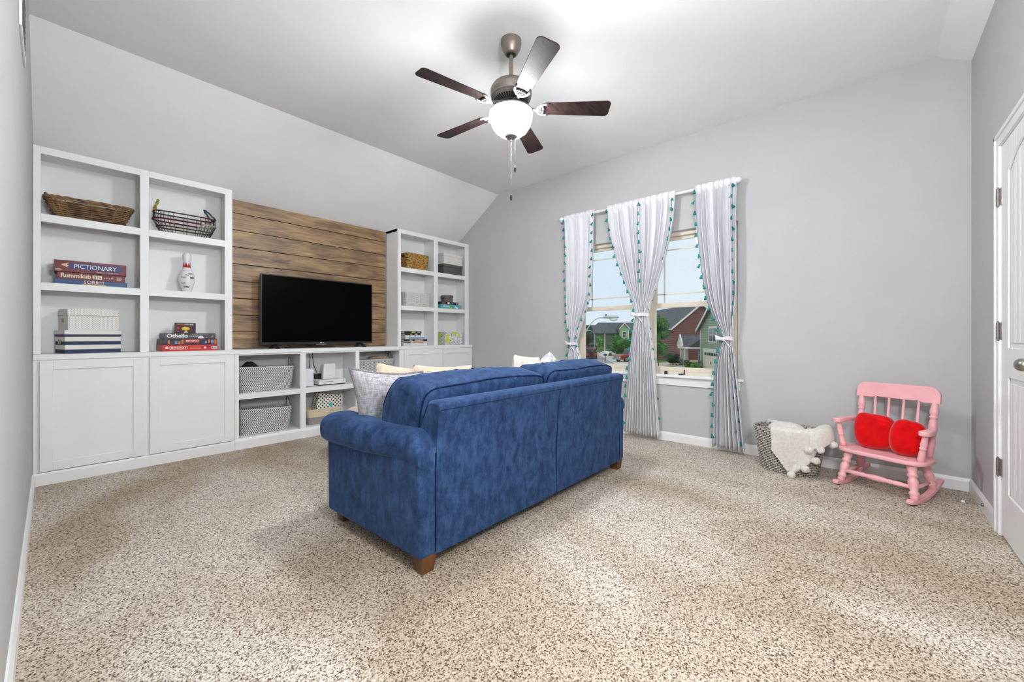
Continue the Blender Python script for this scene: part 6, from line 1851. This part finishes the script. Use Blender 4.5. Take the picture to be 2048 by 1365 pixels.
# vehicles
def car(name, label, loc, deg, L, W, H, paint, style, cat='car'):
    t = thing(name, label, cat, loc, rz=math.radians(deg))     # local +x is the nose
    h, g = L / 2, 0.24
    if style == 'suv': body, cabin = [(-h, 0.45), (-h, 1.02), (h * 0.38, 1.02), (h * 0.95, 0.95), (h, 0.75), (h, 0.42), (h * 0.9, g), (-h * 0.92, g)], [(-h + 0.05, 1.02), (-h + 0.10, H - 0.06), (h * 0.22, H - 0.06), (h * 0.40, 1.02)]
    elif style == 'pickup': body, cabin = [(-h, 0.55), (-h, 1.12), (h * 0.42, 1.14), (h * 0.93, 1.08), (h, 0.95), (h, 0.50), (h * 0.92, 0.36), (-h * 0.95, 0.40)], [(-h * 0.28, 1.13), (-h * 0.24, H - 0.06), (h * 0.16, H - 0.06), (h * 0.42, 1.14)]
    else: body, cabin = [(-h, 0.45), (-h * 0.96, 0.86), (-h * 0.5, 0.94), (h * 0.32, 0.92), (h * 0.9, 0.74), (h, 0.58), (h * 0.98, 0.32), (h * 0.9, g), (-h * 0.95, g)], [(-h * 0.72, 0.92), (-h * 0.40, H - 0.05), (h * 0.08, H - 0.05), (h * 0.40, 0.92)]
    MB().prism(body, -W / 2, W / 2, 'y').build('car_body', paint, t, bevel=0.07, seg=2, smooth=True, angle=50)
    c = cabin
    k = 0.86
    m = MB()
    m.hexa([(c[0][0], -W / 2 * 0.95, c[0][1]), (c[3][0], -W / 2 * 0.95, c[3][1]), (c[3][0], W / 2 * 0.95, c[3][1]), (c[0][0], W / 2 * 0.95, c[0][1]), (c[1][0], -W / 2 * k, c[1][1]), (c[2][0], -W / 2 * k, c[2][1]), (c[2][0], W / 2 * k, c[2][1]), (c[1][0], W / 2 * k, c[1][1])])
    m.build('window_glass', 'carglass', t, bevel=0.03)
    MB().hexa([(c[1][0] - 0.03, -W / 2 * k - 0.02, c[1][1] - 0.03), (c[2][0] + 0.03, -W / 2 * k - 0.02, c[1][1] - 0.03), (c[2][0] + 0.03, W / 2 * k + 0.02, c[1][1] - 0.03), (c[1][0] - 0.03, W / 2 * k + 0.02, c[1][1] - 0.03), (c[1][0] + 0.05, -W / 2 * k * 0.94, H), (c[2][0] - 0.08, -W / 2 * k * 0.94, H), (c[2][0] - 0.08, W / 2 * k * 0.94, H), (c[1][0] + 0.05, W / 2 * k * 0.94, H)]).build('roof_panel', paint, t, bevel=0.03)
    r = 0.40 if style != 'sedan' else 0.33
    for wx in (-h * 0.60, h * 0.62):
        for s in (-1, 1):
            w = MB().lathe([(0, -0.11), (r, -0.11), (r, 0.11), (0, 0.11)], 18, M4=Matrix.Translation((wx, s * (W / 2 - 0.10), r)) @ Matrix.Rotation(PI / 2, 4, 'X')).build('wheel', 'tyre', t)
            MB().lathe([(0, -0.125), (r * 0.6, -0.125), (r * 0.62, 0.125), (0, 0.125)], 14, M4=Matrix.Translation((wx, s * (W / 2 - 0.10), r)) @ Matrix.Rotation(PI / 2, 4, 'X')).build('hub_cap', 'chrome', w)
    MB().box(h - 0.08, h + 0.06, -W * 0.46, W * 0.46, 0.36, 0.56).build('front_bumper', 'chrome' if style == 'pickup' else paint, t, bevel=0.03)
    MB().box(h - 0.06, h + 0.025, -W * 0.28, W * 0.28, 0.58, 0.88 if style != 'sedan' else 0.66).build('grille', 'chrome' if style == 'pickup' else 'black', t)
    for s in (-1, 1):
        MB().box(h - 0.12, h + 0.03, s * W * 0.40 - 0.13, s * W * 0.40 + 0.13, 0.62, 0.84 if style != 'sedan' else 0.70).build('headlight', 'housetrim', t)
        MB().box(-h - 0.03, -h + 0.04, s * W * 0.43 - 0.09, s * W * 0.43 + 0.09, 0.62, 0.92).build('tail_light', 'gamered', t)
        MB().box(c[3][0] - 0.25, c[3][0] - 0.08, s * (W / 2 + 0.09) - 0.10, s * (W / 2 + 0.09) + 0.10, c[3][1] + 0.02, c[3][1] + 0.20).build('mirror', 'black', t)
    if style == 'suv':
        MB().box(-h - 0.20, -h - 0.03, -0.36, 0.36, 0.62, 1.28).build('spare_wheel', 'tyre', t, bevel=0.12, seg=3)
        MB().box(-h - 0.10, -h + 0.02, -W * 0.46, W * 0.46, 0.38, 0.55).build('rear_bumper', 'black', t)
    return t
car('suv', 'red boxy car seen from behind with a spare wheel on its tailgate', (62.2, 35.9, GZ + 0.02), 30.5, 4.3, 1.9, 1.85, 'redcar', 'suv')
car('sedan', 'white parked car partly behind the young maple', (73.3, 37.3, GZ + 0.05), 152, 4.6, 1.85, 1.45, 'whitecar', 'sedan')
car('pickup_truck', 'red pickup truck with chrome grille facing the street', (58.9, 27.0, GZ + 0.045), 155, 5.7, 2.0, 1.92, 'redcar', 'pickup', 'truck')
car('dark_suv', 'dark grey car parked far down the street, rightmost of two', (93.0, 54.0, GZ + 0.02), 118, 4.7, 1.95, 1.8, 'darkcar', 'suv')
car('dark_sedan', 'dark grey low car parked far down the street, leftmost of two', (92.0, 56.8, GZ + 0.02), 100, 4.6, 1.85, 1.5, 'darkcar', 'sedan')

def lamp_post(label, base, hgt, arm, deg, s=1.0, glass=True):
    t = thing('street_lamp', label, 'street lamp', base, rz=math.radians(deg), group='street lamps')
    MB().tube([(0, 0, 0), (0, 0, hgt * 0.5), (0, 0, hgt)], [0.075 * s, 0.06 * s, 0.045 * s], 12).build('pole', 'lampgrey', t, smooth=True)
    pts = [(0, 0, hgt - 0.15)] + [(arm * (0.1 + 0.9 * i / 8), 0, hgt - 0.10 + 0.95 * s * math.sin(PI / 2 * min(1, (i + 1) / 7))) for i in range(9)]
    MB().tube(pts, 0.026 * s, 8).build('arm', 'lampgrey', t, smooth=True)
    e = Vector(pts[-1])
    MB().blob(e + Vector((0.30 * s, 0, 0.03 * s)), (0.78 * s, 0.30 * s, 0.16 * s), p=2.6, n=10).build('lamp_head', 'lampgrey', t, smooth=True)
    MB().blob(e + Vector((0.42 * s, 0, -0.07 * s)), (0.40 * s, 0.24 * s, 0.20 * s), p=2.2, n=8).build('lens', 'whitecar', t, smooth=True)
    MB().lathe([(0.04 * s, 0), (0.04 * s, 0.08 * s)], 10, (e.x + 0.05 * s, e.y), M4=Matrix.Translation((0, 0, e.z + 0.10 * s))).build('photocell', 'greybox', t)
    return t
lamp_post('near grey street lamp reaching in front of the far roofs', (17.45, 10.55, GZ), 4.05, 1.10, -48.9, 1.0)
lamp_post('far street lamp at the end of the street, arm to the left', at(1189.5, 104), 4.4, 1.6, 131, 1.1)
t = thing('white_post', 'tall white post standing on the far lawn', 'post', at(1209.5, 100))
q = at(1209.5, 100)
MB().lathe([(0.14, GZ), (0.14, GZ + 0.3), (0.09, GZ + 0.35), (0.09, GZ + 4.3), (0.13, GZ + 4.35), (0.0, GZ + 4.5)], 12, (q[0], q[1])).build('shaft', 'housetrim', t, smooth=True, angle=40)
q = at(1210.5, 62)
t = thing('mailbox', 'small black mailbox on a thin post by the sidewalk', 'mailbox', q)
MB().box(q[0] - 0.04, q[0] + 0.04, q[1] - 0.04, q[1] + 0.04, GZ, GZ + 1.0).build('post', 'black', t)
MB().prism([(q[0] - 0.09, GZ + 1.0), (q[0] + 0.09, GZ + 1.0), (q[0] + 0.09, GZ + 1.12)] + [(q[0] + 0.09 * math.cos(a * PI / 6), GZ + 1.12 + 0.09 * math.sin(a * PI / 6)) for a in range(1, 6)] + [(q[0] - 0.09, GZ + 1.12)], q[1] - 0.24, q[1] + 0.24, 'y').build('box', 'black', t)
